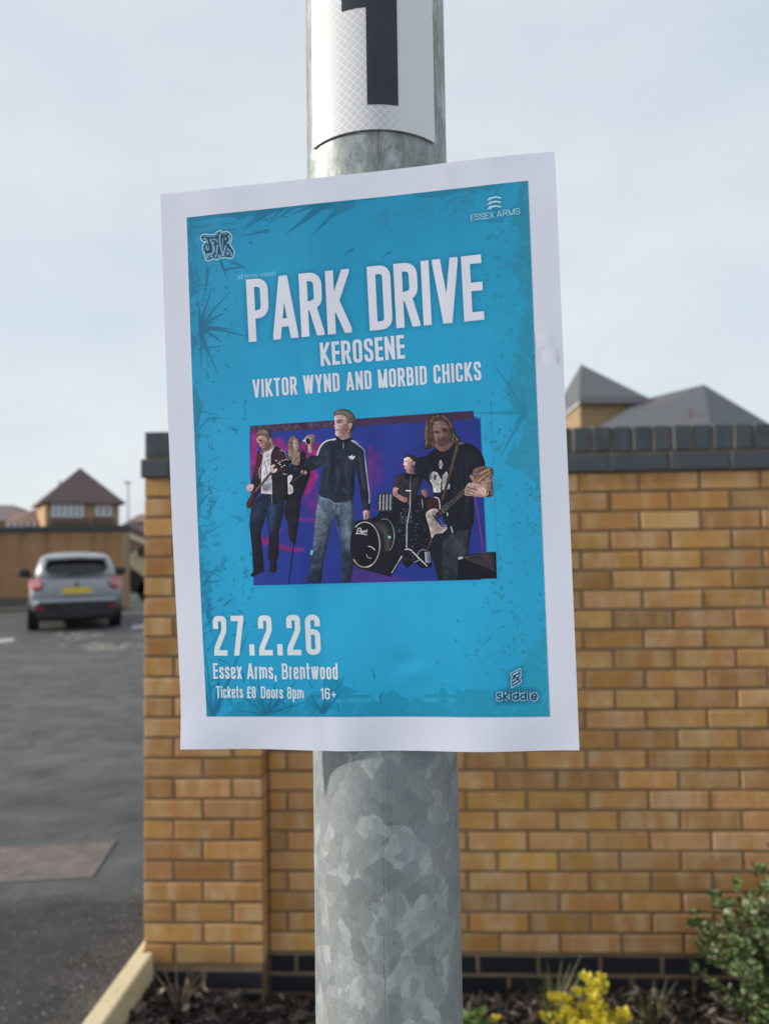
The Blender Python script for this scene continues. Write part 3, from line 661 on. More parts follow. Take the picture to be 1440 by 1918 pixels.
P_([(705,610),(740,595),(770,620),(760,645),(715,640)], (190, 150, 140)); line([(640,570),(650,590)], 6, (70, 74, 84), 2, .7, tf=zA)
line([(548,900),(530,935)], 1.5, (190,190,190), .8, tf=zA)
volume()
newfig()
# 1: guitarist in an open track jacket (left)
P_([(270,870),(150,1000),(130,1200),(160,1500),(175,1740),(150,1760),(140,1785),(170,1795),(230,1760),(295,1740),(285,1600),(255,1300),(320,1100),(350,1300),(335,1600),(365,1620),(350,1720),(350,1745),(420,1750),(440,1700),(430,1620),(455,1560),(460,1280),(510,1080),(520,960),(380,880)], (26, 38, 62), sm=False, gr=.3, c2=(24, 25, 34), g=((300,1000),(300,1500)), f=1.4)
P_([(350,990),(420,1000),(400,1200),(375,1290),(350,1150)], (52, 78, 112), 7, .75); P_([(170,1000),(260,960),(240,1080),(160,1180)], (60, 72, 92), 8, .5)
P_([(230,380),(210,440),(195,560),(160,700),(140,760),(170,830),(270,850),(380,900),(380,975),(540,935),(560,880),(555,640),(570,620),(555,440),(480,365),(410,330),(360,400),(300,420)], (34, 28, 40), gr=.25)
P_([(400,410),(470,370),(540,430),(560,600),(480,620),(430,540),(390,500)], (66, 30, 44), gr=.25, f=2); P_([(230,400),(290,420),(250,560),(215,680),(190,560)], (82, 30, 44), gr=.3, f=2)
P_([(330,270),(380,250),(415,330),(360,390),(290,440),(285,390)], (188, 142, 130), gr=.12)
P_([(290,410),(400,345),(370,420),(368,600),(380,720),(385,870),(260,860),(260,740),(262,600),(275,500)], (206, 202, 210), gr=.14, sm=False, f=1.4)
for a, b in (((290,460),(330,640)), ((310,540),(345,700)), ((330,430),(345,540)), ((290,700),(370,760)), ((300,800),(370,830))): line([a, b], 1.6, (150, 146, 160), 2, .7, tf=zA)
P_([(290,690),(340,700),(370,780),(330,830),(270,800)], (120, 116, 126), 4, .5, gr=.5, cell=4)
line([(250,395),(285,440),(262,540),(240,600),(245,690)], 1.1, (190, 184, 190), .8, smooth=True, tf=zA); line([(365,430),(365,650),(382,970)], .9, (150, 146, 152), .8, tf=zA)
line([(470,375),(520,390),(545,450),(570,520)], 2.4, (196, 186, 190), 1, .9, smooth=True, tf=zA)
P_([(212,240),(260,205),(345,215),(372,240),(370,330),(340,370),(290,388),(262,370),(268,350),(240,330),(236,300),(215,280)], (190, 148, 134), c2=(150, 104, 96), g=((230,260),(350,350)), f=1.1)
P_([(300,300),(345,270),(370,330),(340,372),(290,388),(300,350)], (120, 82, 76), 4, .7)
P_([(205,205),(225,160),(280,130),(335,140),(366,180),(372,235),(345,265),(338,290),(322,240),(290,215),(230,215),(215,240)], (104, 86, 76), gr=.4, cell=5); P_([(255,150),(320,145),(350,185),(290,180)], (158, 138, 122), 4, .6)
P_([(350,245),(380,235),(385,265),(362,285)], (206, 160, 148)); P_([(228,250),(275,255),(280,285),(236,282)], (110, 76, 70), 3, .7); line([(238,262),(262,268)], 1.4, (58, 38, 40), 1, tf=zA); line([(236,292),(270,300)], 1.2, (70, 46, 46), 1.2, .8, tf=zA); line([(272,362),(296,366)], 1.4, (96, 52, 54), 1, tf=zA)
P_([(95,800),(130,755),(172,760),(180,790),(150,830),(105,830)], (206, 168, 156)); line([(110,800),(150,800)], 1, (130, 90, 86), 1, .8, tf=zA)
P_([(100,960),(150,880),(200,790),(240,800),(215,900),(160,1000),(130,1030),(100,1010)], (72, 30, 32), gr=.2); line([(110,1000),(170,900)], 2, (130, 66, 58), 1.5, .6, tf=zA)
line([(190,850),(400,590)], 5.6, (70, 52, 50), .9, w1=4, tf=zA); line([(200,830),(390,590)], 1.0, (170, 150, 144), .8, .8, tf=zA); line([(210,860),(260,820)], 3, (40,30,34), 1, tf=zA)
P_([(360,560),(405,535),(430,560),(440,600),(400,630),(365,610)], (204, 164, 150)); line([(385,575),(420,590)], 1, (120, 80, 76), .9, tf=zA)
P_([(400,560),(540,470),(600,490),(590,520),(500,560),(430,580)], (32, 26, 30), gr=.1)
for x, y in ((430,490),(470,505),(500,490),(530,480),(490,560),(520,545),(455,520),(560,480),(470,535)): fill([(x-7,y-6),(x+8,y-6),(x+8,y+6),(x-7,y+6)], (214, 206, 204), .8, .95, tf=zA)
line([(505,640),(555,650)], 1.8, (200, 192, 196), 1, .8, tf=zA)
# microphone stand
line([(770,330),(735,600),(700,900),(620,1450),(570,1880)], 2.0, (22, 22, 34), .8, tf=zA); line([(772,340),(748,560)], .9, (120, 118, 120), .7, tf=zA)
volume()
newfig()
# 3: singer in a dark track top and washed jeans (centre)
ZB = dict(tf=zB)
def Q(pts, c, f=.9, al=1., sm=True, c2=None, g=None, gr=.12, cell=7): fill(pts, c, f, al, sm, c2, g, gr, zB, cell)
Q([(220,960),(190,1180),(165,1450),(120,1780),(108,1865),(245,1870),(270,1650),(330,1380),(370,1190),(400,1250),(445,1500),(455,1870),(545,1868),(575,1700),(585,1560),(572,1400),(580,1200),(572,1000),(400,1040)], (96, 108, 126), c2=(52, 62, 80), g=((250,1000),(250,1800)), sm=False, gr=.28, f=1.3, cell=12)
Q([(370,1190),(430,1180),(450,1400),(450,1500),(405,1260)], (36, 42, 64), 5, .8); Q([(480,1100),(540,1150),(560,1400),(560,1560),(500,1420)], (120, 128, 140), 9, .6); Q([(200,1100),(300,1100),(270,1350),(190,1500),(160,1520)], (128, 134, 142), 12, .55)
Q([(450,1560),(580,1600),(545,1868),(460,1868)], (34, 44, 60), 8, .7); Q([(130,1760),(260,1740),(245,1870),(108,1868)], (30, 38, 52), 8, .75); Q([(250,1020),(330,1080),(360,1180),(280,1160)], (74, 84, 102), 6, .5)
Q([(140,1530),(160,1545),(155,1585),(136,1575)], (120, 190, 220), 1, .9); line([(372,1040),(380,1120)], 1.4, (150, 156, 166), .8, .7, tf=zB); line([(158,1545),(215,1505)], 1.6, (170,176,180), 1, .6, tf=zB)
for a, b in (((300,1170),(350,1200)), ((260,1120),(340,1150)), ((470,1620),(520,1560)), ((500,1700),(560,1640)), ((180,1400),(260,1380))): line([a, b], 2, (60, 70, 88), 2, .6, tf=zB)
Q([(400,385),(300,410),(230,470),(200,560),(140,560),(110,600),(105,660),(150,715),(260,670),(250,780),(230,965),(340,1010),(400,1045),(570,1000),(590,760),(605,740),(640,900),(680,1125),(742,1130),(740,960),(715,760),(690,560),(680,490),(600,430),(545,385),(470,410)], (35, 42, 56), gr=.16, cell=14, f=1.1)
Q([(250,500),(320,480),(330,640),(300,860),(250,900)], (50, 60, 74), 12, .55); Q([(440,520),(560,480),(570,640),(470,700)], (48, 58, 72), 14, .5); Q([(360,800),(520,820),(540,960),(400,1000)], (22, 26, 38), 14, .6); Q([(110,560),(150,540),(200,600),(160,700)], (26, 30, 42), 6, .6)
line([(400,388),(300,414),(240,470),(205,560)], 2.5, (206, 206, 216), .9, smooth=True, tf=zB); line([(365,405),(395,392)], 2, (206,206,216), .9, tf=zB)
line([(555,405),(620,450),(680,500),(690,560),(715,760),(738,960),(738,1055)], 2.0, (212, 204, 216), .9, smooth=True, tf=zB); line([(575,405),(625,440)], 2, (220,214,222), .8, tf=zB)
line([(472,410),(475,490)], 1.2, (156, 160, 168), .8, tf=zB)
Q([(405,300),(560,290),(540,390),(480,415),(430,370)], (176, 140, 132)); Q([(400,365),(470,400),(545,375),(550,400),(480,430),(405,395)], (24, 26, 36))
Q([(386,150),(430,135),(500,150),(520,230),(515,300),(480,350),(420,365),(390,340),(395,300),(383,265),(390,240),(384,210)], (222, 190, 180), c2=(160, 116, 108), g=((400,250),(540,280)), f=1.1)
Q([(375,140),(385,105),(450,85),(530,95),(585,150),(592,215),(570,300),(545,345),(540,250),(515,235),(505,180),(470,145),(400,150),(385,165)], (112, 96, 84), gr=.4, cell=5); Q([(400,105),(470,95),(530,120),(500,135),(420,130)], (160, 146, 130), 4, .7)
Q([(522,240),(555,228),(565,255),(545,285),(525,280)], (208, 170, 160)); Q([(404,200),(462,192),(462,228),(408,230)], (140, 100, 94), 3, .7); Q([(470,240),(520,250),(505,320),(460,330)], (150, 108, 100), 4, .6); line([(415,205),(450,198)], 1.5, (84, 64, 60), 1, tf=zB); line([(418,222),(445,220)], 1.7, (60, 44, 46), 1, tf=zB); line([(400,295),(425,300)], 1.8, (140, 74, 78), 1, tf=zB); line([(388,270),(400,272)], 1.2, (130,90,86), 1, tf=zB); Q([(440,310),(510,300),(480,350),(430,362)], (146, 104, 98), 5, .5)
Q([(78,400),(100,360),(150,345),(182,360),(180,410),(160,460),(150,530),(118,520),(112,460),(95,440)], (206, 172, 160), gr=.15); line([(60,412),(110,395)], 3.4, (200, 200, 205), .9, tf=zB); Q([(92,390),(135,395),(130,440),(100,440)], (24, 22, 28)); line([(100,380),(150,365)], 1, (130, 92, 88), .9, tf=zB); line([(150,380),(160,440)], 1, (130, 92, 88), .9, tf=zB)
Q([(680,1130),(740,1130),(738,1200),(715,1240),(690,1235),(678,1180)], (176, 136, 128)); line([(705,1160),(702,1210)], 2.2, (80, 50, 50), 1, tf=zB)
for pts in ([(300,520),(320,700),(290,900)], [(520,560),(500,720),(530,900)], [(400,640),(420,800),(380,960)], [(640,560),(650,700),(690,900)], [(150,600),(200,640),(250,620)], [(460,900),(520,940),(560,900)]): line(pts, 5, (58, 68, 84), 3.2, .55, smooth=True, tf=zB)
for pts in ([(350,480),(370,650),(340,800)], [(560,640),(575,760),(540,930)], [(620,620),(640,800),(680,1000)]): line(pts, 5, (20, 22, 32), 3.2, .7, smooth=True, tf=zB)
# the three-leaf mark on the chest
for pts in ([(556,598),(536,588),(528,566),(546,570),(556,584)], [(556,590),(551,572),(560,554),(569,572),(564,590)], [(564,598),(564,584),(574,570),(592,566),(584,588)]): fill(pts, (224, 222, 230), .6, 1, True, tf=zB)
line([(546,598),(576,598)], 1.0, (224, 222, 230), .6, tf=zB); line([(540,592),(580,592)], .35, (40, 46, 60), .5, tf=zB)
volume()
newfig()
# 4: drummer and kit
def D_(pts, c, f=.9, al=1., sm=True, c2=None, g=None, gr=.12, cell=7): fill(pts, c, f, al, sm, c2, g, gr, zC, cell)
D_([(450,960),(380,1000),(130,1040),(110,1650),(200,1720),(640,1840),(700,1780),(790,1600),(860,1690),(900,1700),(980,1640),(1100,1720),(1228,1700),(1228,700),(900,640),(680,660)], (20, 22, 32), gr=.14, cell=12, sm=False, f=1.2)
D_([(700,560),(720,400),(780,360),(880,350),(1030,370),(1100,440),(1000,700),(900,760),(760,700)], (52, 44, 52), gr=.2)
D_([(690,560),(760,570),(740,630),(830,690),(880,710),(880,755),(830,765),(730,700),(680,660)], (184, 140, 128), c2=(150, 104, 96), g=((700,600),(860,740)))
D_([(870,310),(960,260),(1000,320),(1000,360),(900,350)], (176, 132, 124)); D_([(838,130),(870,105),(940,120),(975,190),(960,250),(920,290),(870,300),(848,270),(850,245),(830,225),(842,190)], (216, 180, 170), c2=(160, 112, 106), g=((850,200),(970,230)))
D_([(842,118),(880,88),(950,85),(1010,125),(1020,180),(990,240),(975,190),(950,150),(900,115),(845,135)], (50, 38, 44), gr=.35, cell=5); D_([(972,190),(1000,185),(995,225),(975,235)], (214, 170, 160)); line([(860,178),(888,180)], 1.6, (60, 40, 44), .9, tf=zC); line([(848,255),(878,258)], 1.2, (110, 60, 64), .9, tf=zC)
D_([(840,380),(900,355),(1000,370),(1020,400),(930,440),(860,430)], (18, 18, 26)); 
D_([(470,650),(520,630),(650,640),(680,700),(670,900),(590,910),(480,890),(455,800)], (36, 38, 48), gr=.3); D_([(540,700),(650,690),(640,860),(550,860)], (86, 86, 92), 9, .7)
for x in (500, 548, 596, 648): line([(x,650),(x-6,880)], 1.3, (206, 206, 208), .8, .85, tf=zC)
for i in range(60):
    x, y = rng.uniform(790, 960), rng.uniform(860, 1070); fill([(x,y),(x+6,y-3),(x+8,y+5),(x+2,y+7)], (196, 198, 204), .8, rng.uniform(.3, .95), tf=zC)
for i in range(40):
    x, y = rng.uniform(460, 680), rng.uniform(635, 900); fill([(x,y),(x+5,y-3),(x+7,y+4),(x+2,y+6)], (210, 210, 214), .8, rng.uniform(.3, .9), tf=zC)
for i in range(45):
    x, y = rng.uniform(740, 1200), rng.uniform(1050, 1650); fill([(x,y),(x+5,y-3),(x+7,y+4),(x+2,y+6)], (170, 170, 180), .8, rng.uniform(.2, .7), tf=zC)
D_(ring(560, 1250, 150, 250)+[], (30, 30, 38), 1.2, gr=.1); D_([(430,1060),(560,1100),(620,1250),(630,1440),(580,1440),(560,1260),(470,1150)], (110, 98, 86), 10, .7, gr=.2)
line(ring(560, 1250, 140, 245, -110, 60), 1.2, (150, 150, 152), .8, .9, tf=zC)
D_(ring(280, 1380, 215, 330), (16, 19, 28), 1, gr=.06); line(ring(280, 1380, 213, 328, -130, 80), 1.6, (176, 168, 160), .8, .95, tf=zC); line(ring(275, 1385, 205, 318, 60, 140), 2.4, (190, 170, 150), .9, .8, tf=zC)
for pts in ([(165,1215),(185,1150),(215,1140),(225,1165),(195,1190)], [(225,1205),(228,1180),(245,1185),(235,1205),(255,1200)], [(255,1200),(262,1180),(272,1200)], [(275,1205),(280,1180),(295,1182)], [(300,1205),(312,1160)], [(150,1222),(200,1216),(310,1236)]): line(pts, 1.3, (226, 226, 230), .7, smooth=len(pts) > 2, tf=zC)
line([(330,1400),(385,1420),(425,1460)], 1.3, (220,220,224), .8, smooth=True, tf=zC); line([(300,1520),(320,1560),(370,1575)], 1.0, (170,170,176), .8, smooth=True, tf=zC); D_([(612,1250),(648,1254),(646,1290),(612,1286)], (116, 184, 208), .8, sm=False)
line([(928,560),(925,850),(880,1100),(875,1430)], 2.0, (150, 150, 158), .8, tf=zC); line([(935,380),(925,600)], 1.6, (96,96,104), .8, tf=zC); line([(860,600),(940,604)], 2.2, (214,214,218), .8, tf=zC)
line([(810,1540),(660,1790)], 1.6, (196, 190, 182), .8, tf=zC); line([(960,1480),(1170,1690)], 1.8, (170, 168, 168), .8, tf=zC); line([(975,1640),(1070,1590)], 1, (150,150,156), .8, tf=zC); line([(850,1450),(900,1440),(960,1470)], 1.6, (210,210,214), .8, tf=zC)
for x in (1143, 1170, 1200): line([(x,1480),(x+12,1640)], 1.8, (206,206,212), .9, .85, tf=zC)
line(ring(1120, 1540, 90, 90, 150, 330), 1, (140,142,150), .8, tf=zC); D_([(860,1500),(890,1500),(885,1690),(862,1690)], (14,14,20))
for i in range(70):
    x, y = rng.uniform(680, 1200), rng.uniform(700, 1680); l_ = rng.uniform(6, 40); q = rng.uniform(-1.6, 1.6); line([(x, y), (x+l_*math.cos(q), y+l_*math.sin(q))], rng.uniform(.5, 1.1), (150, 150, 158), .9, rng.uniform(.25, .8), tf=zC)
volume()
newfig()
# 5: long-haired guitarist with a sunburst guitar (right)
def E_(pts, c, f=.9, al=1., sm=True, c2=None, g=None, gr=.12, cell=7): fill(pts, c, f, al, sm, c2, g, gr, zD, cell)
E_([(210,1300),(225,1560),(300,1870),(760,1860),(850,1850),(925,1850),(915,1600),(800,1570),(620,1590),(640,1420),(660,1290),(430,1270)], (28, 34, 44), sm=False, gr=.2, cell=12)
E_([(380,1420),(640,1300),(650,1420),(600,1600),(520,1660),(500,1862),(360,1866),(345,1600)], (60, 66, 74), 3, .9, gr=.3, cell=10); E_([(440,1440),(520,1420),(500,1600),(400,1560)], (84, 86, 90), 12, .5)
E_([(520,1630),(800,1570),(915,1562),(925,1850),(760,1862),(500,1862)], (20, 24, 34), sm=False); E_([(560,1625),(800,1572),(915,1565),(922,1780),(700,1690)], (66, 58, 64), 1.2, sm=False, gr=.12); line([(515,1635),(560,1625)], 4, (190,186,190), 1.2, tf=zD); line([(560,1625),(810,1575)], 1.2, (120,110,110), 1, .7, tf=zD)
E_([(60,770),(20,850),(10,950),(30,1080),(60,1200),(90,1300),(140,1400),(230,1400),(210,1100),(120,1100),(110,930),(150,800)], (150, 118, 108), 2, c2=(112, 74, 70), g=((60,800),(150,1350)), gr=.25, cell=14)
E_([(100,1300),(60,1100),(200,1100),(250,1350),(200,1440),(120,1480)], (120, 80, 76), 12, .8, gr=.2)
E_([(300,430),(180,530),(80,560),(55,720),(160,790),(230,870),(260,980),(330,1100),(400,1280),(655,1310),(680,1000),(670,690),(800,640),(745,480),(640,405),(520,395),(440,420),(360,470)], (26, 29, 40), gr=.12, cell=16)
E_([(500,520),(640,440),(740,560),(620,700)], (40, 44, 56), 16, .5)
E_([(150,920),(190,910),(200,1000),(140,1110),(115,1080),(120,960)], (30, 26, 32)); E_([(120,905),(190,900),(195,960),(160,975)], (180, 132, 120)); line([(130,1000),(140,1100)], 1, (180,180,184), .8, tf=zD)
# pale plain print on the shirt
E_([(210,740),(250,700),(290,710),(340,790),(330,820),(330,925),(255,925),(240,840),(215,800)], (206, 200, 198), sm=False, gr=.14); E_([(350,740),(390,700),(420,760),(410,830),(430,840),(425,890),(345,900),(345,850)], (190, 186, 186), sm=False, gr=.2); E_([(310,620),(330,575),(350,615),(340,670),(320,665)], (170, 166, 170), gr=.3); E_([(260,740),(285,740),(280,790),(255,780)], (70,66,72), 1.5, .8)
E_([(270,410),(440,380),(450,420),(380,480),(320,480)], (150, 108, 98))
E_([(255,180),(330,160),(400,200),(440,280),(440,350),(400,410),(340,430),(290,410),(262,340),(250,260)], (188, 146, 134), c2=(124, 88, 82), g=((270,260),(420,350)), f=1.1)
E_([(290,350),(350,330),(430,350),(400,410),(340,432),(295,410)], (100, 72, 66), 4, .7); E_([(262,262),(320,272),(322,296),(270,292)], (92, 64, 60), 3, .6); E_([(345,240),(408,246),(405,275),(350,272)], (86, 58, 56), 3, .65); line([(270,275),(310,285)], 1.6, (60,40,40), 1, tf=zD); line([(355,240),(395,245)], 1.8, (70,46,44), 1, tf=zD); line([(360,262),(390,268)], 1.4, (50,34,36), 1, tf=zD); line([(320,368),(365,364)], 1.6, (110,60,60), 1, tf=zD); E_([(315,290),(340,285),(352,325),(325,335)], (190,148,134), 2, .6)
E_([(160,230),(200,130),(260,85),(330,78),(400,110),(440,180),(470,240),(500,310),(540,350),(530,385),(480,400),(450,390),(440,300),(400,210),(370,165),(330,150),(270,170),(250,240),(262,330),(275,410),(215,460),(145,450),(165,380),(150,300)], (92, 70, 55), gr=.5, cell=6)
for pts in ([(260,110),(200,220),(190,330),(170,440)], [(300,95),(250,180),(240,280)], [(340,90),(420,170),(450,270),(500,360)], [(380,110),(430,200),(470,300),(520,370)], [(230,140),(180,260),(170,360)]): line(pts, 2.4, (190, 160, 128), 1.4, .6, smooth=True, tf=zD)
for pts in ([(280,120),(230,240),(230,380)], [(400,150),(440,250),(480,370)], [(210,170),(200,300),(210,430)]): line(pts, 2, (62, 44, 38), 1.4, .7, smooth=True, tf=zD)
for i in range(34):
    x0 = rng.uniform(175, 450); side = -1 if x0 < 300 else 1; x1 = x0+side*rng.uniform(10, 50); y1 = rng.uniform(300, 440)
    if side < 0 and x0 > 262: continue
    if side > 0 and x0 < 385: continue
    line([(x0, rng.uniform(110, 190)), ((x0+x1)/2+rng.uniform(-8, 8), 250), (x1, y1)], rng.uniform(.7, 1.6), [(170, 138, 108), (56, 40, 34), (128, 98, 74)][i % 3], 1.0, .55, smooth=True, tf=zD)
for pts in ([(560,560),(540,700),(560,900)], [(600,620),(620,800),(600,1100)], [(470,640),(490,800),(460,1000)], [(200,620),(220,700),(215,780)], [(640,900),(620,1050),(560,1200)]): line(pts, 5, (50, 54, 68), 3, .55, smooth=True, tf=zD)
line([(510,410),(460,600),(400,830),(340,1010)], 5.2, (96, 72, 66), .9, tf=zD); line([(520,400),(575,400)], 3, (160, 130, 110), 1, tf=zD); line([(498,440),(450,610)], 1, (140,112,100), .8, .8, tf=zD)
E_([(190,1010),(260,975),(320,1020),(330,1110),(260,1120),(200,1100)], (78, 38, 36), gr=.2); line([(262,975),(310,1000),(322,1105)], 1.6, (206, 202, 200), .8, smooth=True, tf=zD)
E_([(150,1400),(230,1340),(260,1380),(240,1440),(200,1500),(120,1480)], (58, 26, 32), 2)
E_([(170,1160),(200,1120),(260,1098),(305,1120),(270,1190),(310,1260),(340,1290),(400,1285),(398,1330),(350,1365),(270,1375),(235,1415),(215,1330),(190,1240)], (204, 186, 176), gr=.08, f=1); line([(305,1230),(340,1285),(400,1285),(402,1325),(350,1368),(270,1380),(180,1560)], 2.4, (18, 18, 26), .9, tf=zD); line([(320,1215),(345,1280),(392,1280)], 1, (190,190,190), .8, tf=zD); line([(250,1165),(290,1230)], 3, (60, 48, 50), .9, tf=zD)
line([(240,1410),(180,1560)], 1.3, (120,110,112), .8, tf=zD); E_([(395,1140),(410,1150),(405,1180),(395,1170)], (190,190,190)); line([(440,1290),(455,1360)], 2.6, (150, 160, 164), .9, tf=zD)
line([(290,1180),(600,890)], 10.5, (70, 54, 54), .9, w1=8, tf=zD); 
for k in range(11): line([(310+k*26,1130-k*24),(340+k*26,1165-k*24)], .9, (150,136,130), .7, .8, tf=zD)
for k in range(16): 
    x, y = 340+rng.uniform(0, 60), 1040+rng.uniform(0, 100); fill([(x,y),(x+6,y-3),(x+8,y+5)], (196,190,190), .8, .8, tf=zD)
E_([(670,700),(760,645),(850,660),(890,700),(880,780),(885,960),(810,970),(730,950),(690,860)], (158, 118, 108), c2=(190, 150, 136), g=((700,700),(860,900)), gr=.2)
E_([(585,900),(620,830),(700,820),(760,850),(820,900),(815,965),(740,975),(640,960),(590,955)], (206, 166, 154), gr=.14); line([(600,900),(690,930)], 1.6, (110,72,70), 1, tf=zD); line([(610,870),(720,900)], 1.6, (120,80,78), 1, tf=zD); line([(600,935),(680,955)], 1.4, (110,72,70), 1, tf=zD)
line([(690,740),(712,830)], 1.8, (60,40,40), .9, tf=zD)
E_([(690,790),(740,700),(830,650),(880,670),(865,720),(800,770),(720,830)], (150, 106, 76), gr=.3); 
for k in range(6): line([(735+k*24,735-k*12),(748+k*24,715-k*12)], 1.8, (226, 208, 178), .8, tf=zD)
line([(720,810),(860,700)], 1.0, (226,200,160), .8, tf=zD); line([(815,660),(870,650)], 1.4, (190, 210, 216), .8, .8, tf=zD)
E_([(640,745),(665,740),(700,800),(690,830),(650,780)], (190,150,138)); line([(815,920),(845,915),(850,960),(815,970)], 3.0, (24,24,30), .9, tf=zD); fill([(826,912),(838,912),(838,926),(826,926)], (200,200,204), .8, tf=zD)
volume(.34, dim=.84)
FIG = None
r = cover([tuple(k*K for k in mm(zO(p))) for p in [(40,1030),(86,1026),(1302,995),(1304,990),(1389,988),(1400,1100),(40,1100)]], .8)
paint(r[0], r[1], before_band[r[0]], 1.0)
# fine ink grain over the whole print
art *= 1+(rng.random((TH, TW, 1), np.float32)-.5)*.035*panel_mask
art = np.clip(art, 0, 1)
lin = np.where(art <= .04045, art/12.92, ((art+.055)/1.055)**2.4)
lin = np.clip(lin*np.array([1.22, 1.24, 1.24], np.float32), 0.004, 0.98)
buf = np.ones((TH, TW, 4), np.float32); buf[..., :3] = lin[::-1]
img = bpy.data.images.new('poster_print', TW, TH, float_buffer=True, is_data=True); img.colorspace_settings.name = 'Non-Color'
img.pixels.foreach_set(buf.ravel()); img.update(); img.pack()
# ------------------------------------------------------------------ ground
PYAX, PRAD = 0.4455, 0.0412                                  # lamp post axis and radius
POLE = (-0.0015, PYAX)
tag(mesh_obj('ground', [(-400, -60, -0.12), (400, -60, -0.12), (400, 900, -0.12), (-400, 900, -0.12)], [(0, 1, 2, 3)], plain('far_ground', (0.10, 0.10, 0.09), 0.9, sc=0.5)), kind='structure')
def grid(name, x0, x1, y0, y1, nx, ny, zf, mat):
    vs = [(x0+(x1-x0)*i/nx, y0+(y1-y0)*j/ny, 0) for j in range(ny+1) for i in range(nx+1)]
    vs = [(x, y, zf(x, y)) for x, y, _ in vs]
    fs = [(j*(nx+1)+i, j*(nx+1)+i+1, (j+1)*(nx+1)+i+1, (j+1)*(nx+1)+i) for j in range(ny) for i in range(nx)]
    return mesh_obj(name, vs, fs, mat, smooth=True)
kx = lambda y: -0.9455+(y-2.4154)*0.0663                        # outer edge line of the kerb
# the yard: everything left of the kerb, and all of it beyond the wall
tag(mesh_obj('tarmac_yard', [(-40, -6, 0), (kx(-6)+.004, -6, 0), (kx(2.85)+.004, 2.85, 0), (-0.86, 3.2, 0), (40, 3.2, 0), (40, 70, 0), (-40, 70, 0)], [(0, 1, 2, 3, 4, 5, 6)], M_ASPH), kind='structure')
tag(mesh_obj('pavement', [(kx(-6)+.068, -6, 0.028), (6, -6, 0.028), (6, 0.15, 0.028), (kx(.15)+.068, 0.15, 0.028)], [(0, 1, 2, 3)], plain('paving', (0.22, 0.21, 0.2), 0.9, sc=3)), kind='structure')
# kerb of cream-painted concrete edging units
def m_kerb():
    t = NT('cream_edging'); p = t.pos(); c = t.ramp(t.noise(p, 4, 5, .6), [(0.3, (0.68, 0.56, 0.34)), (0.7, (0.82, 0.71, 0.47))])
    c = t.mix(t.ramp(t.noise(p, 45, 5, .7), [(0.54, (0, 0, 0)), (0.72, (.7, .7, .7))]), c, (0.32, 0.26, 0.17)); c = t.mix(t.ramp(t.noise(p, 9, 5, .7), [(.55, (0, 0, 0)), (.75, (.5, .5, .5))]), c, (.42, .35, .22)); t.bump(t.noise(p, 130, 4), .4, .002); return t.set(c, .85)
MK = m_kerb()
kerb = tag(empty('kerb', (kx(2.8), 2.82, 0)), 'cream concrete edging kerb between the tarmac and the planting bed', 'kerb')
KL = 0.915
for i in range(4):
    y1 = 2.822-i*KL; y0 = y1-KL+.006; m = MB()
    xs0, xs1 = kx(y0)-kx(2.8), kx(y1)-kx(2.8); a, b = y0-2.82, y1-2.82
    bw, bt, bb = 0.068, 0.092, 0.006
    vs = []
    for (xx, y) in ((xs0, a), (xs1, b)):
        vs += [(xx, y, -.1), (xx, y, bt-bb), (xx+bb, y, bt), (xx+bw-bb, y, bt), (xx+bw, y, bt-bb), (xx+bw, y, -.1)]
    m.add(vs, [(k, k+1, k+7, k+6) for k in range(5)]+[(0, 1, 2, 3, 4, 5)[::-1], (6, 7, 8, 9, 10, 11)]).build('edging_unit', MK, kerb)
m = MB(); vs = []
for y in (2.824, 3.7):
    xx = kx(y)-kx(2.8); yy = y-2.82
    vs += [(xx, yy, -.1), (xx, yy, .086), (xx+.006, yy, .092), (xx+.024, yy, .092), (xx+.028, yy, .086), (xx+.028, yy, -.1)]
m.add(vs, [(k, k+1, k+7, k+6) for k in range(5)]+[(0, 1, 2, 3, 4, 5)[::-1], (6, 7, 8, 9, 10, 11)]).build('edging_unit', MK, kerb)

# ------------------------------------------------------------------ brickwork
BP, BH, MJ = 0.2225, 0.0734, 0.0112                          # brick pitch, course height, joint
random.seed(4)
BCACHE = {}
def brick_mesh(L, H, D, mat, k):
    """one brick with chipped, slightly uneven arrises; front face at y=0, body behind"""
    key = (round(L, 3), round(H, 3), round(D, 3), mat.name, k)
    if key in BCACHE: return BCACHE[key]
    r = random.Random(str(key)); b = 0.0032
    j = lambda s=.0011: r.uniform(-s, s)
    F = []
    for (x, z) in ((-1, -1), (1, -1), (1, 1), (-1, 1)): F.append((x*(L/2-b)+j(), j(.0008), z*(H/2-b)+j(.0009)))
    M_ = []
    for (x, z) in ((-1, -1), (1, -1), (1, 1), (-1, 1)): M_.append((x*L/2+j(.0008), b+j(.0006), z*H/2+j(.0009)))
    Bk = [(x*L/2, D, z*H/2) for (x, z) in ((-1, -1), (1, -1), (1, 1), (-1, 1))]
    # an extra point in the middle of top and bottom arris so that they are not dead straight
    vs = F+M_+Bk+[(j(L*.2), j(.0005), H/2-b+j(.0011)), (j(L*.2), b, H/2+j(.0009)), (j(L*.2), j(.0005), -H/2+b+j(.0011)), (j(L*.2), b, -H/2+j(.0009))]
    fs = [(0, 14, 1, 2, 12, 3), (0, 4, 15, 14), (14, 15, 5, 1), (1, 5, 6, 2), (2, 6, 13, 12), (12, 13, 7, 3), (3, 7, 4, 0), (4, 8, 9, 5, 15), (5, 9, 10, 6), (6, 10, 11, 7, 13), (7, 11, 8, 4)]
    me = bpy.data.meshes.new('brick'); me.from_pydata(vs, [], fs); me.materials.append(mat); me.update(); BCACHE[key] = me; return me
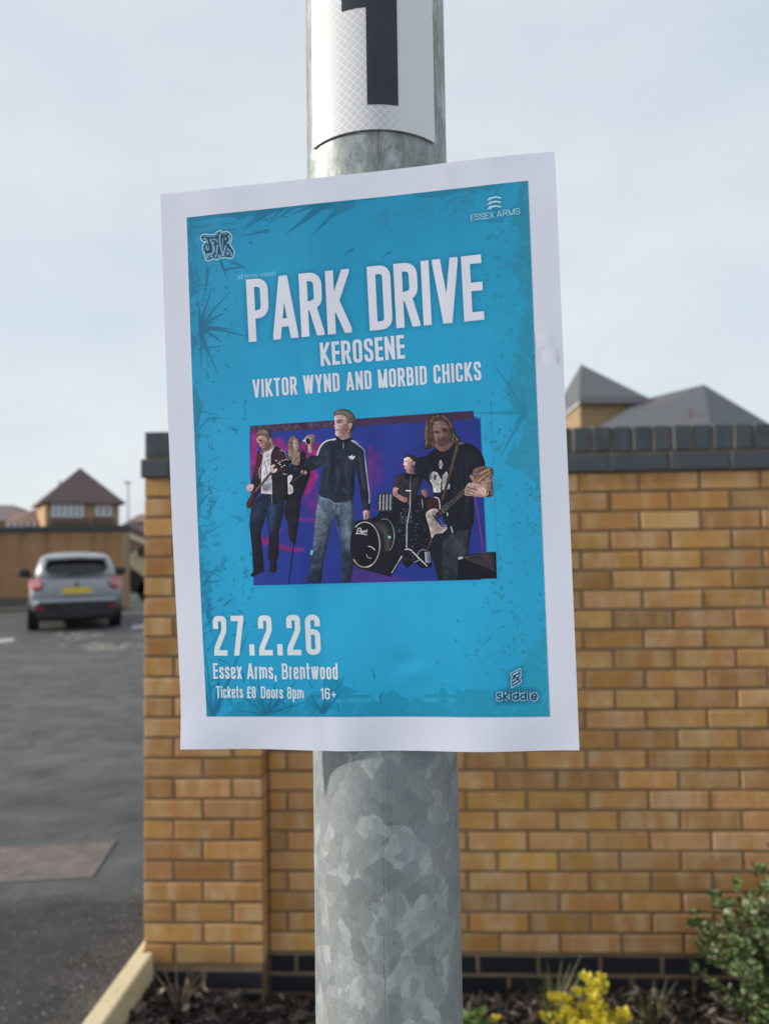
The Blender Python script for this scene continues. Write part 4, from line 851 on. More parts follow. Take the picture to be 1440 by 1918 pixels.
def add_brick(parent, cx_, cz_, L, H, D=.1, mat=None, y=0.0, rz=0.0, name='brick', px=None):
    me = brick_mesh(L, H, D, mat or M_BRICK, random.randrange(7))
    loc = (cx_+random.uniform(-.0008, .0008), y+random.uniform(-.0016, .0012), cz_+random.uniform(-.0007, .0007))
    return inst(name, me, parent, loc, (random.uniform(-.006, .006), random.uniform(-.0035, .0035), rz+random.uniform(-.004, .004)))
YAW = -math.atan(0.04)
WX, WY = -0.453, 2.924                                       # where pier and wall meet, on the wall face
ZB, ZT = 0.035, 1.7965                                       # first and last buff bed joint
NR = 24
Rz = Matrix.Rotation(YAW, 4, 'Z')
def wall_pt(s, d=0.0):                                       # s along the wall, d in front of it
    v = Rz @ Vector((s, -d, 0)); return (WX+v.x, WY+v.y)
wall = tag(empty('brick_wall', (WX, WY, 0), YAW), 'long buff brick garden wall with dark blue brick coping, right of the pier', 'wall')
WL = 5.2
m = MB(); m.box(0.002, .0036, -.3, WL, .218, ZT+.002); m.build('mortar', M_MORT, wall)
NB = 12                                                       # bricks per course built singly; the rest is out of the picture
rest = MB()
def rest_brick(s0, s1, z0, z1, y=0.0): rest.box(s0, y, z0, s1, y+.1, z1)
PH0 = 0.072
cnt = 0
for r in range(NR):                                          # r = 0 is the course under the coping
    zc = ZT-BH*(r+.5); ph = PH0+(BP/2 if r % 2 else 0); s = ph-BP
    k = 0
    while s < WL-.02:
        a, b = max(s, -.0)+MJ/2, min(s+BP, WL)-MJ/2
        if b-a > .02:
            if s < BP*NB: add_brick(wall, (a+b)/2, zc, b-a, BH-MJ+.0008); cnt += 1
            else: rest_brick(a, b, zc-(BH-MJ)/2, zc+(BH-MJ)/2)
        s += BP
for r in range(3):                                           # blue plinth bricks
    zc = ZB-.004-BH*(r+.5); s = PH0+(0.03 if r % 2 == 0 else BP/2+.03)-BP
    while s < WL-.02:
        a, b = max(s, 0)+MJ/2, min(s+BP, WL)-MJ/2
        if b-a > .02:
            if s < BP*9: add_brick(wall, (a+b)/2, zc, b-a, BH-MJ, mat=M_PLIN, y=.001)
        s += BP
tag(rest.build('brick_rest', M_BRICK, wall), kind='stuff')
# coping: one stretcher course standing proud, bricks on edge above
CZ0, CZ1 = ZT+.0035, ZT+.0035+.066
CT0, CT1 = CZ1+.0095, CZ1+.0095+.094
m = MB(); m.box(0.0, -.006, ZT+.002, WL, .225, CZ1+.002); m.box(0.0, .004, CZ1+.002, WL, .215, CT1-.006); m.build('coping_mortar', M_MORTC, wall)
s = -.040-BP*0
while s < BP*NB:
    a, b = max(s, .0)+.006, s+BP-.006
    if b-a > .02: add_brick(wall, (a+b)/2, (CZ0+CZ1)/2, b-a, CZ1-CZ0, .11, M_BLUE, y=-.0135, name='coping_brick')
    s += BP
RP_ = 0.0745; s = .0443-RP_
crest = MB()
while s < WL-.08:
    if s < 0: add_brick(wall, (s+RP_-.004)/2, (CT0+CT1)/2, s+RP_-.008, CT1-CT0, .212, M_BLUE, y=-.002, name='coping_brick'); s += RP_; continue
    if s < BP*NB*.92: add_brick(wall, s+RP_/2, (CT0+CT1)/2, RP_-.0105, CT1-CT0, .212, M_BLUE, y=-.002, name='coping_brick')
    else: crest.box(s+.005, -.002, CT0, s+RP_-.005, .21, CT1)
    s += RP_
s = BP*12.27
while s < WL-.2: crest.box(s, -.0135, CZ0, s+BP-.012, .1, CZ1); s += BP
tag(crest.build('coping_rest', M_BLUE, wall), kind='stuff')

PWD, PPR = 0.431, 0.1025                                     # pier width and projection
pier = tag(empty('brick_pier', wall_pt(-PWD/2, PPR)+(0,), YAW), 'square buff brick pier ending the wall, beside the cream kerb', 'pier')
PD = PPR+.25
m = MB(); m.box(-PWD/2+.004, .0036, -.3, PWD/2-.004, PD-.004, ZT+.002); m.build('mortar', M_MORT, pier)
PBH = (ZT-ZB-.006)/NR
for r in range(NR):
    zc = ZT-PBH*(r+.5); hh = PBH-MJ+.0008
    e = [-PWD/2, -.0015, PWD/2] if r % 2 == 0 else [-PWD/2, -PWD/2+.1085, PWD/2-.1085, PWD/2]
    for i in range(len(e)-1):
        a = e[i]+(0 if i == 0 else MJ/2); b = e[i+1]-(0 if i == len(e)-2 else MJ/2)
        add_brick(pier, (a+b)/2, zc, b-a, hh, .10)
    ys = [.106, .106+.2225] if r % 2 == 0 else [.106, .106+.1125, PD]
    for sx in (-1, 1):                                        # the two returns
        yy0 = .106
        while yy0 < PD-.03:
            y1 = min(yy0+(.2165 if (r % 2 == 0) else .106), PD)
            if not (sx > 0 and yy0 > PPR+.0):
                add_brick(pier, sx*PWD/2, zc, y1-yy0-.002, hh, .06, y=0, rz=(math.pi/2 if sx > 0 else -math.pi/2)).location.y = (yy0+y1)/2
            yy0 = y1+MJ
for r in range(3):
    zc = ZB-.010-PBH*(r+.5)
    e = [-PWD/2, -.0015, PWD/2] if r % 2 == 0 else [-PWD/2, -PWD/2+.1085, PWD/2-.1085, PWD/2]
    for i in range(len(e)-1): add_brick(pier, (e[i]+e[i+1])/2, zc, e[i+1]-e[i]-MJ, PBH-MJ, .1, M_PLIN, y=.0012)
    for sx in (-1, 1): add_brick(pier, sx*PWD/2, zc, .09, PBH-MJ, .06, M_PLIN, rz=(math.pi/2 if sx > 0 else -math.pi/2)).location.y = .155
m = MB(); m.box(-PWD/2-.006, -.006, ZT+.002, PWD/2+.006, PD+.006, CZ1+.002); m.box(-PWD/2+.004, .004, CZ1+.002, PWD/2-.004, PD-.004, CT1-.006); m.build('coping_mortar', M_MORTC, pier)
e = [-PWD/2-.0135, -PWD/2+.098, -PWD/2+.098+.2225, PWD/2+.0135]
for i in range(3): add_brick(pier, (e[i]+e[i+1])/2, (CZ0+CZ1)/2, e[i+1]-e[i]-(.011 if i else .0055), CZ1-CZ0, .11, M_BLUE, y=-.0135, name='coping_brick')
for sx in (-1, 1): add_brick(pier, sx*(PWD/2+.0135), (CZ0+CZ1)/2, .20, CZ1-CZ0, .06, M_BLUE, rz=(math.pi/2 if sx > 0 else -math.pi/2), name='coping_brick').location.y = .205
add_brick(pier, -PWD/2+.1075, (CT0+CT1)/2, .215, CT1-CT0, .065, M_BLUE, y=.001, name='coping_brick')
add_brick(pier, PWD/2-.1065, (CT0+CT1)/2, .206, CT1-CT0, .065, M_BLUE, y=.001, name='coping_brick')
for kk in range(4): add_brick(pier, -PWD/2, (CT0+CT1)/2, .064, CT1-CT0, .2, M_BLUE, rz=-math.pi/2, name='coping_brick').location.y = .11+.0745*kk

# ------------------------------------------------------------------ planting bed
def bedz(x, y):
    n = mnoise.noise(Vector((x*3.1, y*3.1, 0)))*.016+mnoise.noise(Vector((x*11, y*11, 3)))*.010
    sx = min(max((-.42-x)/.15, 0), 1); sx = sx*sx*(3-2*sx)
    near = min(max((2.62-y)/.5, 0), 1)
    sk_ = min(max((-.62-x)/.2, 0), 1)
    return -0.118+n+.03*sk_+.062*sx+.075*near*(1-sx)+.02*near
def m_soil():
    t = NT('bark_soil'); p = t.pos(); c = t.ramp(t.noise(p, 38, 6, .7), [(0.3, (0.018, 0.013, 0.010)), (0.7, (0.075, 0.050, 0.035))]); t.bump(t.noise(p, 60, 5), 1.0, .012); return t.set(c, .95)
tag(grid('planting_bed', -0.90, 5.4, 0.13, 2.98, 170, 80, bedz, m_soil()), kind='structure')
def m_bark():
    t = NT('bark_chips'); g = t.n('ShaderNodeNewGeometry'); r = g.outputs['Random Per Island']
    c = t.ramp(r, [(0.0, (0.010, 0.007, 0.006)), (0.35, (0.024, 0.015, 0.012)), (0.6, (0.048, 0.031, 0.024)), (0.84, (0.115, 0.085, 0.070)), (0.95, (0.17, 0.14, 0.12)), (1.0, (0.34, 0.30, 0.26))])
    c = t.mix(1.0, c, t.ramp(t.noise(t.pos(), 140, 4, .7), [(0.3, (.6, .6, .6)), (0.7, (1.25, 1.25, 1.25))]), 'MULTIPLY'); t.bump(t.noise(t.pos(), 200, 4), .6, .002); return t.set(c, .88)
rr = random.Random(11)
ch = MB()
def chip(x, y, L, w, h, z):
    M = Matrix.Translation((x, y, z)) @ Matrix.Rotation(rr.uniform(0, 6.3), 4, 'Z') @ Matrix.Rotation(rr.gauss(0, .38), 4, 'Y') @ Matrix.Rotation(rr.gauss(0, .6), 4, 'X')
    j = lambda: rr.uniform(.72, 1.2)
    vs = []
    for sx, q in ((-1, .55), (-.35, 1), (.45, .95), (1, .45)):
        for (sy, sz) in ((-1, -.6), (1, -.6), (.8, .7), (-.8, .7)): vs.append(M @ Vector((sx*L/2*j(), sy*w/2*q*j(), sz*h/2*j())))
    fs = [(k*4+a, k*4+(a+1) % 4, k*4+4+(a+1) % 4, k*4+4+a) for k in range(3) for a in range(4)]+[(3, 2, 1, 0), (12, 13, 14, 15)]
    ch.add(vs, fs)
for i in range(9500):
    x, y = rr.uniform(-.845, 2.3), 2.88-abs(rr.gauss(0, .42))
    if y < 1.9 or (x < -.4 and y > 2.80): continue
    if x < kx(y)+.074: continue
    L = rr.choice((.018, .028, .04, .055))*rr.uniform(.7, 1.3); chip(x, y, L, L*rr.uniform(.25, .55), L*rr.uniform(.10, .3), bedz(x, y)+rr.uniform(.002, .026))
for i in range(3200):
    x, y = rr.uniform(-.95, 3.2), rr.uniform(.2, 2.0)
    if x < kx(y)+.08: continue
    L = rr.uniform(.03, .07); chip(x, y, L, L*.4, L*.2, bedz(x, y)+rr.uniform(.002, .02))
tag(ch.build('bark_mulch', m_bark()), 'dark shredded bark mulch covering the planting bed', 'mulch', kind='stuff')

# loose grit and crumbs lying on the tarmac along the kerb and in the near corner
gr_ = MB(); ra = random.Random(31)
for i in range(7000):
    y = ra.uniform(2.0, 3.6); x = kx(y)-abs(ra.gauss(0, .16))-.004 if ra.random() < .62 else kx(y)-ra.uniform(0, 1.2)
    s_ = ra.choice((.0015, .002, .003, .0045))*ra.uniform(.7, 1.4); q = ra.uniform(0, 6.28); c_, d_ = math.cos(q)*s_, math.sin(q)*s_
    gr_.add([(x+c_, y+d_, 0), (x-d_, y+c_, 0), (x-c_*.8, y-d_*.8, 0), (x+d_, y-c_, 0), (x+c_*.3, y+d_*.3, s_*.9), (x-c_*.4, y+d_*.2, s_*.8)], [(0, 1, 4), (1, 2, 5), (1, 5, 4), (2, 3, 5), (3, 0, 4), (3, 4, 5)])
tgr = NT('stone_grit'); tgr.set(tgr.ramp(tgr.n('ShaderNodeNewGeometry').outputs['Random Per Island'], [(0, (.04, .037, .035)), (.6, (.12, .108, .095)), (1, (.30, .27, .24))]), .9)
tag(gr_.build('loose_grit', tgr.m), 'loose stone grit on the tarmac beside the cream kerb', 'grit', kind='stuff')

# ------------------------------------------------------------------ plants
def m_leaf(name, cols, rough=.45, trans=.25, rimc=None):
    t = NT(name); g = t.n('ShaderNodeNewGeometry'); c = t.ramp(g.outputs['Random Per Island'], [(i/(len(cols)-1), k) for i, k in enumerate(cols)])
    if rimc:
        uv = t.n('ShaderNodeUVMap'); u = t.sep(uv.outputs[0]); d = t.math('ABSOLUTE', t.math('ADD', u[0], -.5))
        d = t.math('ADD', d, t.math('MULTIPLY', t.noise(t.pos(), 90, 3), .22)); c = t.mix(t.ramp(d, [(0.38, (0, 0, 0)), (0.46, (1, 1, 1))]), c, rimc)
    t.set(c, rough); tr = t.n('ShaderNodeBsdfTranslucent'); t.l(c, tr.inputs['Color']); mxs = t.n('ShaderNodeMixShader', inp={0: trans}); t.l(t.b.outputs[0], mxs.inputs[1]); t.l(tr.outputs[0], mxs.inputs[2]); t.l(mxs.outputs[0], t.out.inputs['Surface']); return t.m
class Leaves:
    def __init__(s): s.v = []; s.f = []; s.uv = []
    def leaf(s, p, d, L, w, cup=.25, r=random):
        d = Vector(d).normalized(); a = Vector((r.uniform(-1, 1), r.uniform(-1, 1), r.uniform(-.4, 1))); side = d.cross(a).normalized(); n = side.cross(d).normalized()
        if n.z < 0: n = -n
        p = Vector(p); i = len(s.v)
        pts = [(0, 0, 0), (.35, .5, .0), (.75, .38, -.02), (1, 0, -.12), (.75, -.38, -.02), (.35, -.5, 0), (.4, 0, -cup*.35), (.75, 0, -cup*.35)]
        for a_, b_, c_ in pts: s.v.append(tuple(p+d*a_*L+side*b_*w+n*c_*L))
        s.f += [(i, i+6, i+1), (i+1, i+6, i+7, i+2), (i+2, i+7, i+3), (i, i+5, i+6), (i+5, i+4, i+7, i+6), (i+4, i+3, i+7)]
        U = [(.5, 0), (1, .35), (.9, .75), (.5, 1), (.1, .75), (0, .35), (.5, .4), (.5, .75)]
        for f in ((0, 6, 1), (1, 6, 7, 2), (2, 7, 3), (0, 5, 6), (5, 4, 7, 6), (4, 3, 7)): s.uv += [U[k] for k in f]
    def build(s, name, mat, parent):
        o = mesh_obj(name, s.v, s.f, mat, parent, True); l = o.data.uv_layers.new(name='UVMap')
        l.data.foreach_set('uv', [c for u in s.uv for c in u]); return o
M_STEM = plain('twig_bark', (0.13, 0.09, 0.055), .85)
M_GSTEM = plain('green_stem', (0.13, 0.17, 0.05), .7)
def shrub(name, label, cat, loc, stems, spread, height, leafmat, leafL, leafw, per, seed, whorl=0, base_cl=0.0, stemmat=None, kind_leaf='foliage', up_bias=.6, group=None):
    r = random.Random(seed); root = tag(empty(name, loc), label, cat, group); lv = Leaves(); sm = MB()
    for i in range(stems):
        az = r.uniform(0, 6.283); out = spread*math.sqrt(r.random()); h = height*r.uniform(.45, 1.0)*(1-.35*(out/spread)**2)
        tip = Vector((out*math.cos(az), out*math.sin(az), h)); mid = Vector((tip.x*.35, tip.y*.35, h*.5))+Vector((r.uniform(-.01, .01), r.uniform(-.01, .01), 0))
        st = Vector((r.gauss(0, .012), r.gauss(0, .012), -.01)); pts = [st, mid, tip]; sm.tube(pts, [.0028, .002, .0009], 5)
        for k in range(per):
            t = base_cl+(1-base_cl)*(k+r.random())/per; p = st*(1-t)**2+2*mid*t*(1-t)*1.0+tip*t*t; dirv = (tip-mid).normalized()
            a = r.uniform(0, 6.283); o = Vector((math.cos(a), math.sin(a), r.uniform(-.2, up_bias)))
            lv.leaf(p, o+dirv*.5, leafL*r.uniform(.6, 1.15), leafw*r.uniform(.75, 1.15), r=r)
        for k in range(whorl):                                 # rosette of young leaves at the tip
            a = k*2.4; lv.leaf(tip, Vector((math.cos(a), math.sin(a), r.uniform(.5, 1.4))), leafL*r.uniform(.6, .9), leafw*.9, r=r)
    sm.build('stem', stemmat or M_STEM, root, True); lv.build(kind_leaf, leafmat, root); return root
M_YEL = m_leaf('yellow_leaves', [(.62, .50, .03), (.74, .62, .05), (.80, .68, .08), (.66, .58, .05), (.36, .38, .04)], .5, .3)
M_VAR = m_leaf('variegated_leaves', [(.018, .052, .014), (.032, .085, .022), (.055, .130, .032), (.024, .065, .018)], .35, .10, (.42, .44, .22))
M_GRN = m_leaf('green_leaves', [(.07, .14, .035), (.11, .2, .05), (.16, .22, .05)], .45, .2)
M_OLV = m_leaf('olive_blades', [(.10, .12, .045), (.16, .17, .065), (.24, .21, .10)], .5, .2)
shrub('golden_shrub', 'low bright yellow-leaved shrub on the mulch right of the lamp post', 'shrub', (.605, 2.46, bedz(.6, 2.46)), 38, .150, .262, M_YEL, .036, .020, 7, 31, 11, .30, M_GSTEM, up_bias=1.2)
shrub('variegated_shrub', 'green and cream variegated evergreen bush against the wall at the far right', 'shrub', (1.325, 2.56, bedz(1.3, 2.56)), 185, .34, .55, M_VAR, .036, .022, 19, 8, 6, .15)
# two longer shoots that reach out of the bush
r_ = random.Random(3)
sp_root = bpy.data.objects['variegated_shrub']; lv = Leaves(); sm = MB()
for tip, base_ in (((-.085, -.02, .64), (.10, 0, .46)), ((-.245, 0, .425), (-.12, .0, .26)), ((-.275, -.03, .20), (-.12, 0, .14)), ((-.295, .0, .275), (-.1, 0, .22)), ((.0, .0, .50), (.08, 0, .3))):
    a, b = Vector(base_), Vector(tip); sm.tube([a, (a+b)/2+Vector((0, 0, .012)), b], [.002, .0016, .001], 5)
    for k in range(22):
        t = k/21; p = a*(1-t)+b*t+Vector((0, 0, .02*t*(1-t))); an = r_.uniform(0, 6.28); lv.leaf(p, Vector((math.cos(an), math.sin(an), r_.uniform(0, 1)))+(b-a).normalized()*.8, .024, .014, r=r_)
sm.build('shoot', M_STEM, sp_root, True); lv.build('shoot_leaves', M_VAR, sp_root)
def tuft(name, label, loc, n, h, sp, mat, seed, w=.0022):
    r = random.Random(seed); root = tag(empty(name, loc), label, 'plant', 'grass tufts in the mulch'); v, f = [], []
    for i in range(n):
        az = r.uniform(0, 6.283); o = sp*r.uniform(.2, 1); hh = h*r.uniform(.6, 1.0); d = Vector((math.cos(az), math.sin(az), 0)); s = Vector((-d.y, d.x, 0))*w; b = Vector((r.gauss(0, .008), r.gauss(0, .008), 0)); k0 = len(v)
        for t in (0, .35, .7, 1): q = b+d*o*t*t+Vector((0, 0, hh*(t-.12*t*t))); ww = s*(1-t*.85); v += [q-ww, q+ww+Vector((0, 0, .0008))]
        f += [(k0+2*k, k0+2*k+1, k0+2*k+3, k0+2*k+2) for k in range(3)]
    mesh_obj('blade', v, f, mat, root, True); return root
tuft('grass_tuft', 'thin olive grass tuft rising behind the golden shrub', (.53, 2.58, bedz(.55, 2.58)), 60, .30, .14, M_OLV, 2, .0034)
tuft('grass_tuft', 'short grass tuft between the golden shrub and the variegated bush', (.835, 2.58, bedz(.83, 2.58)), 40, .24, .10, M_OLV, 6, .0032)
shrub('bedding_plant', 'small pale green plant just right of the lamp post foot', 'plant', (.262, 2.50, bedz(.26, 2.5)), 6, .045, .19, M_GRN, .045, .028, 3, 21, 3, .5, M_GSTEM, group='small plants in the mulch')
shrub('bedding_plant', 'tiny yellow-tipped plant between lamp post and golden shrub', 'plant', (.335, 2.52, bedz(.34, 2.52)), 3, .03, .17, M_YEL, .032, .015, 1, 22, 5, .8, M_GSTEM, group='small plants in the mulch')
shrub('bedding_plant', 'single yellow sprig in front of the short grass tuft', 'plant', (.845, 2.40, bedz(.84, 2.4)), 3, .035, .10, M_YEL, .03, .014, 1, 27, 4, .8, M_GSTEM, group='small plants in the mulch')
rt_ = random.Random(17); root = tag(empty('dead_plant', (-.715, 2.66, bedz(-.71, 2.66))), 'dry leafless stems of a dead plant in front of the pier', 'plant')
m = MB()
for i in range(13):
    az = rt_.uniform(0, 6.28); o = rt_.uniform(.02, .11); h = rt_.uniform(.08, .17); m.tube([(0, 0, 0), (o*.4*math.cos(az), o*.4*math.sin(az)*.5, h*.55), (o*math.cos(az), o*math.sin(az)*.5, h)], [.0022, .0016, .0007], 5)
m.build('stem', plain('dry_stems', (.26, .19, .12), .9), root, True)
M_WITH = m_leaf('withered', [(.42, .36, .28), (.3, .24, .17), (.5, .46, .4)], .8, .2)
for i in range(9):
    lv = Leaves(); lv.leaf((rt_.uniform(-.06, .2), rt_.uniform(-.03, .03), rt_.uniform(.02, .16)), (rt_.uniform(-1, 1), rt_.uniform(-1, 1), rt_.uniform(-.6, .4)), .03, .018, r=rt_); lv.build('withered_leaf', M_WITH, root)
# ------------------------------------------------------------------ lamp post with number plate and poster
post = tag(empty('lamp_post', (POLE[0], POLE[1], -.06)), 'galvanised steel street lamp column in front of the wall, holding plate and poster', 'lamp post')
def cyl_verts(r, z0, z1, n, m_, a0=0, a1=2*math.pi):
    return [(r*math.sin(a0+(a1-a0)*i/n), -r*math.cos(a0+(a1-a0)*i/n), z0+(z1-z0)*j/m_) for j in range(m_+1) for i in range(n+1)], [(j*(n+1)+i, j*(n+1)+i+1, (j+1)*(n+1)+i+1, (j+1)*(n+1)+i) for j in range(m_) for i in range(n)]
v, f = cyl_verts(PRAD, 0.06, 5.2, 96, 1); 
col_o = mesh_obj('column', v, f, M_GALV, post, True, (0, 0, .0)); 
# (the object's origin lies on the axis at ground level, so the spangle pattern sits in metres)
m = MB(); m.tube([(0, 0, .0), (0, 0, .95)], .0845/1.3, 48); m.tube([(0, 0, .95), (0, 0, 1.0)], [.0845/1.3, PRAD+.001], 48, False); m.build('base_shaft', M_GALV, post, True)
m = MB(); m.bbox(-.04, -.068, .35, .04, -.0625, .80, .002); dr = m.build('access_door', M_GALV, post)
m = MB(); m.tube([(0, 0, 5.19), (0, 0, 5.35), (0, .12, 5.48), (0, .45, 5.52)], .03, 16); m.build('bracket_arm', M_GALV, post, True)
m = MB(); m.bbox(-.11, .4, 5.46, .11, .95, 5.56, .03); lant = m.build('lantern', plain('lantern_grey', (.3, .31, .32), .5), post)
m = MB(); m.bbox(-.08, .5, 5.435, .08, .9, 5.4595, .006); m.build('lantern_lens', plain('lens', (.6, .62, .62), .2), lant)

def pole_ang(px, py):                                        # where a ray meets the post: angle and height
    d = ray(px, py); ox, oy = CAM.x-POLE[0], CAM.y-POLE[1]; a = d.x*d.x+d.y*d.y; b = 2*(ox*d.x+oy*d.y); c = ox*ox+oy*oy-(PRAD+.001)**2
    t = (-b-math.sqrt(max(b*b-4*a*c, 0)))/(2*a); p = CAM+d*t; return math.atan2(p.x-POLE[0], -(p.y-POLE[1])), p.z
aL, _ = pole_ang(587, 276); aR, _ = pole_ang(813, 268); _, zb = pole_ang(700, 242)
plate = tag(empty('number_plate', (POLE[0], POLE[1], 0)), 'white reflective plate with a black numeral 1, wrapped round the post above the poster', 'plate')
t = NT('reflective_sheet'); uv = t.n('ShaderNodeUVMap').outputs[0]; U = t.sep(uv)
def lat(k):
    w = t.math('ADD', t.math('MULTIPLY', U[0], 215.0), t.math('MULTIPLY', U[1], k*205.0)); fr = t.math('FRACT', w); return t.math('ABSOLUTE', t.math('ADD', fr, -.5))
d = t.math('MAXIMUM', lat(1), lat(-1)); ln = t.n('ShaderNodeMapRange', inp={1: .41, 2: .45, 3: 0.0, 4: 1.0}); t.l(d, ln.inputs[0])
hat = t.math('ABSOLUTE', t.math('ADD', t.math('FRACT', t.math('ADD', t.math('MULTIPLY', U[1], 1050.0), t.math('MULTIPLY', U[0], 500.0))), -.5))
cell = t.ramp(hat, [(0.05, (.58, .59, .63)), (0.45, (.74, .75, .79))])
# prismatic cells grey mid-sheet, pale at the sides: viewing-angle sheen painted as colour
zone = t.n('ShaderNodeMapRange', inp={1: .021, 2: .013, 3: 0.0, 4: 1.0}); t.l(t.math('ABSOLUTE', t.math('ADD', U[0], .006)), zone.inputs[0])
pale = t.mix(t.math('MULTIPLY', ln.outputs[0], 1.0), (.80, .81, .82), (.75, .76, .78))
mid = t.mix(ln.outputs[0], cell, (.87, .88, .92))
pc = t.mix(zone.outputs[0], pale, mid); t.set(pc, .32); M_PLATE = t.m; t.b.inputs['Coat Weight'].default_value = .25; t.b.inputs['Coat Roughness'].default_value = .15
def patch(name, pts_or, r, mat, parent, z0, z1, a0, a1, th=.0011, n=48):
    vo, fo = cyl_verts(r+th, z0, z1, n, 1, a0, a1); vi, _ = cyl_verts(r, z0, z1, n, 1, a0, a1); k = len(vo); vs = vo+vi; fs = list(fo)
    for i in range(n): fs += [(i, k+i, k+i+1, i+1), (n+1+i+1, k+n+1+i+1, k+n+1+i, n+1+i)]
    fs += [(0, n+1, k+n+1, k), (n, k+n, k+2*n+1, 2*n+1)]
    o = mesh_obj(name, vs, fs, mat, parent, True); u = o.data.uv_layers.new(name='UVMap')
    for lp in o.data.loops:
        c = o.data.vertices[lp.vertex_index].co; u.data[lp.index].uv = (math.atan2(c.x, -c.y)*r, c.z)
    md = o.modifiers.new('edges', 'EDGE_SPLIT'); md.split_angle = R(40); return o
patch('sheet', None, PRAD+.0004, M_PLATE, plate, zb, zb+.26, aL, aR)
def m_black():
    t = NT('black_vinyl'); return t.set(t.ramp(t.noise(t.obj(), 40), [(.3, (.012, .017, .026)), (.7, (.019, .025, .036))]), .42)
M_BLK = m_black()
s0, zs = pole_ang(688, 196); s1, _ = pole_ang(745, 196); f0, zf = pole_ang(641, 22); f1, _ = pole_ang(685.5, 14)
numeral = patch('numeral', None, PRAD+.0016, M_BLK, plate, zs, zs+.118, s0, s1, .0003, 20)
patch('numeral_flag', None, PRAD+.0016, M_BLK, plate, zf, zf+.022, f0, s0, .0003, 16)

# the sheet of paper: four corners on their sight lines, gently buckled where it leaves the post
ez = math.radians(-9.93); ex_ = math.radians(3.155); ey_ = math.radians(-.97)
RR = Matrix.Rotation(ez, 4, 'Z') @ Matrix.Rotation(ex_, 4, 'X') @ Matrix.Rotation(ey_, 4, 'Y')
cen = Vector((-0.01205791, 0.39585968, 1.56590916)); nrmP = (RR @ Vector((0, 1, 0, 0))).to_3d()
def on_sheet(px, py):
    d = ray(px, py); return CAM+d*((cen-CAM).dot(nrmP)/d.dot(nrmP))
TLc, TRc, BRc, BLc = on_sheet(301, 364), on_sheet(1039, 279), on_sheet(1085, 1406), on_sheet(343, 1400)
wn_ = (TRc-TLc).cross(BLc-TLc).normalized()
if wn_.y > 0: wn_ = -wn_                                     # towards the viewer
def sheet_pt(u, v, off=0.0):                                 # u to the right, v downwards, both 0..1
    p = (TLc*(1-u)+TRc*u)*(1-v)+(BLc*(1-u)+BRc*u)*v
    w = 0.0
    du = u-.545                                              # the post touches along here
    w += -.0016*math.cos(du*7.5)*0+.0022*math.sin(du*5.2)*du  # wings lift a little
    w += .0011*mnoise.noise(Vector((u*2.2, v*1.7, 1.3)))*(.3+abs(du)*2)
    w += .00055*mnoise.noise(Vector((u*6.5, v*5.0, 7.7)))
    # crease in the right margin and slight waves at the foot
    cx_, cy_ = u-.963, v-.335; a = (cx_*.88+cy_*.95)/.030; b = (cx_*.95-cy_*.55)/.010
    w += .0014*math.exp(-a*a-b*b)*1.0*math.tanh(b*2+.5)
    w += .0009*math.exp(-((v-1)/.05)**2)*math.sin(u*17+1.0)
    w += .0009*math.exp(-((u-.60)/.035)**2-((v-.86)/.02)**2)*math.sin((v-.86)*90)
    w += -.00022*math.exp(-((u-.355-.03*v)/.020)**2)*(.4+.6*v)+.00014*math.exp(-((u-.735)/.022)**2)*(1-.6*v)     # faint folds where the sheet leaves the steel
    w += .0030*max(0, (v-.90)/.10)**2*max(0, (.22-u)/.22)**1.5-.0022*max(0, (.10-v)/.10)**2*max(0, (u-.85)/.15)
    edge = Vector((0, 0, 1))*(.0011*math.exp(-((v-1)/.04)**2)*(-math.sin(math.pi*u))-.0008*math.sin(math.pi*u)*math.exp(-(v/.04)**2))
    edge += Vector((1, 0, 0))*(-.0012*math.sin(math.pi*v)*(1-u)*1.0)
    return p+wn_*(w+off)+edge
M_PRINT = NT('printed_paper'); t = M_PRINT
uvn = t.n('ShaderNodeUVMap'); im = t.n('ShaderNodeTexImage', interpolation='Cubic', extension='EXTEND'); im.image = img; t.l(uvn.outputs[0], im.inputs['Vector'])
t.l(im.outputs['Color'], t.b.inputs['Base Color']); t.b.inputs['Roughness'].default_value = .62; t.b.inputs['Specular IOR Level'].default_value = .35
t.bump(t.noise(t.obj(), 900, 3, .7), .12, .0004)
M_PRINT = t.m
def sheet_patch(name, u0, u1, v0, v1, off, parent, nx=70, ny=90, back=False):
    vs, fs, uvs = [], [], []
    for j in range(ny+1):
        for i in range(nx+1):
            u, v = u0+(u1-u0)*i/nx, v0+(v1-v0)*j/ny; vs.append(sheet_pt(u, v, off)-base); uvs.append((u, 1-v))
    for j in range(ny):
        for i in range(nx): fs.append((j*(nx+1)+i, (j+1)*(nx+1)+i, (j+1)*(nx+1)+i+1, j*(nx+1)+i+1))
    n = len(vs)
    if back:                                                 # real thickness: a back skin and edges
        vs += [v_-wn_*.00022 for v_ in vs]; uvs += uvs
        fs += [tuple(n+k for k in f[::-1]) for f in fs]
        for i in range(nx): fs += [(i, i+1, n+i+1, n+i), (ny*(nx+1)+i+1, ny*(nx+1)+i, n+ny*(nx+1)+i, n+ny*(nx+1)+i+1)]
        for j in range(ny): a, b = j*(nx+1), (j+1)*(nx+1); fs += [(b, a, n+a, n+b), (a+nx, b+nx, n+b+nx, n+a+nx)]
    o = mesh_obj(name, vs, fs, M_PRINT, parent, True); l = o.data.uv_layers.new(name='UVMap')
    for lp in o.data.loops: l.data[lp.index].uv = uvs[lp.vertex_index]
    if back: md = o.modifiers.new('edges', 'EDGE_SPLIT'); md.split_angle = R(50)
    return o
base = sheet_pt(.5, 1.0)
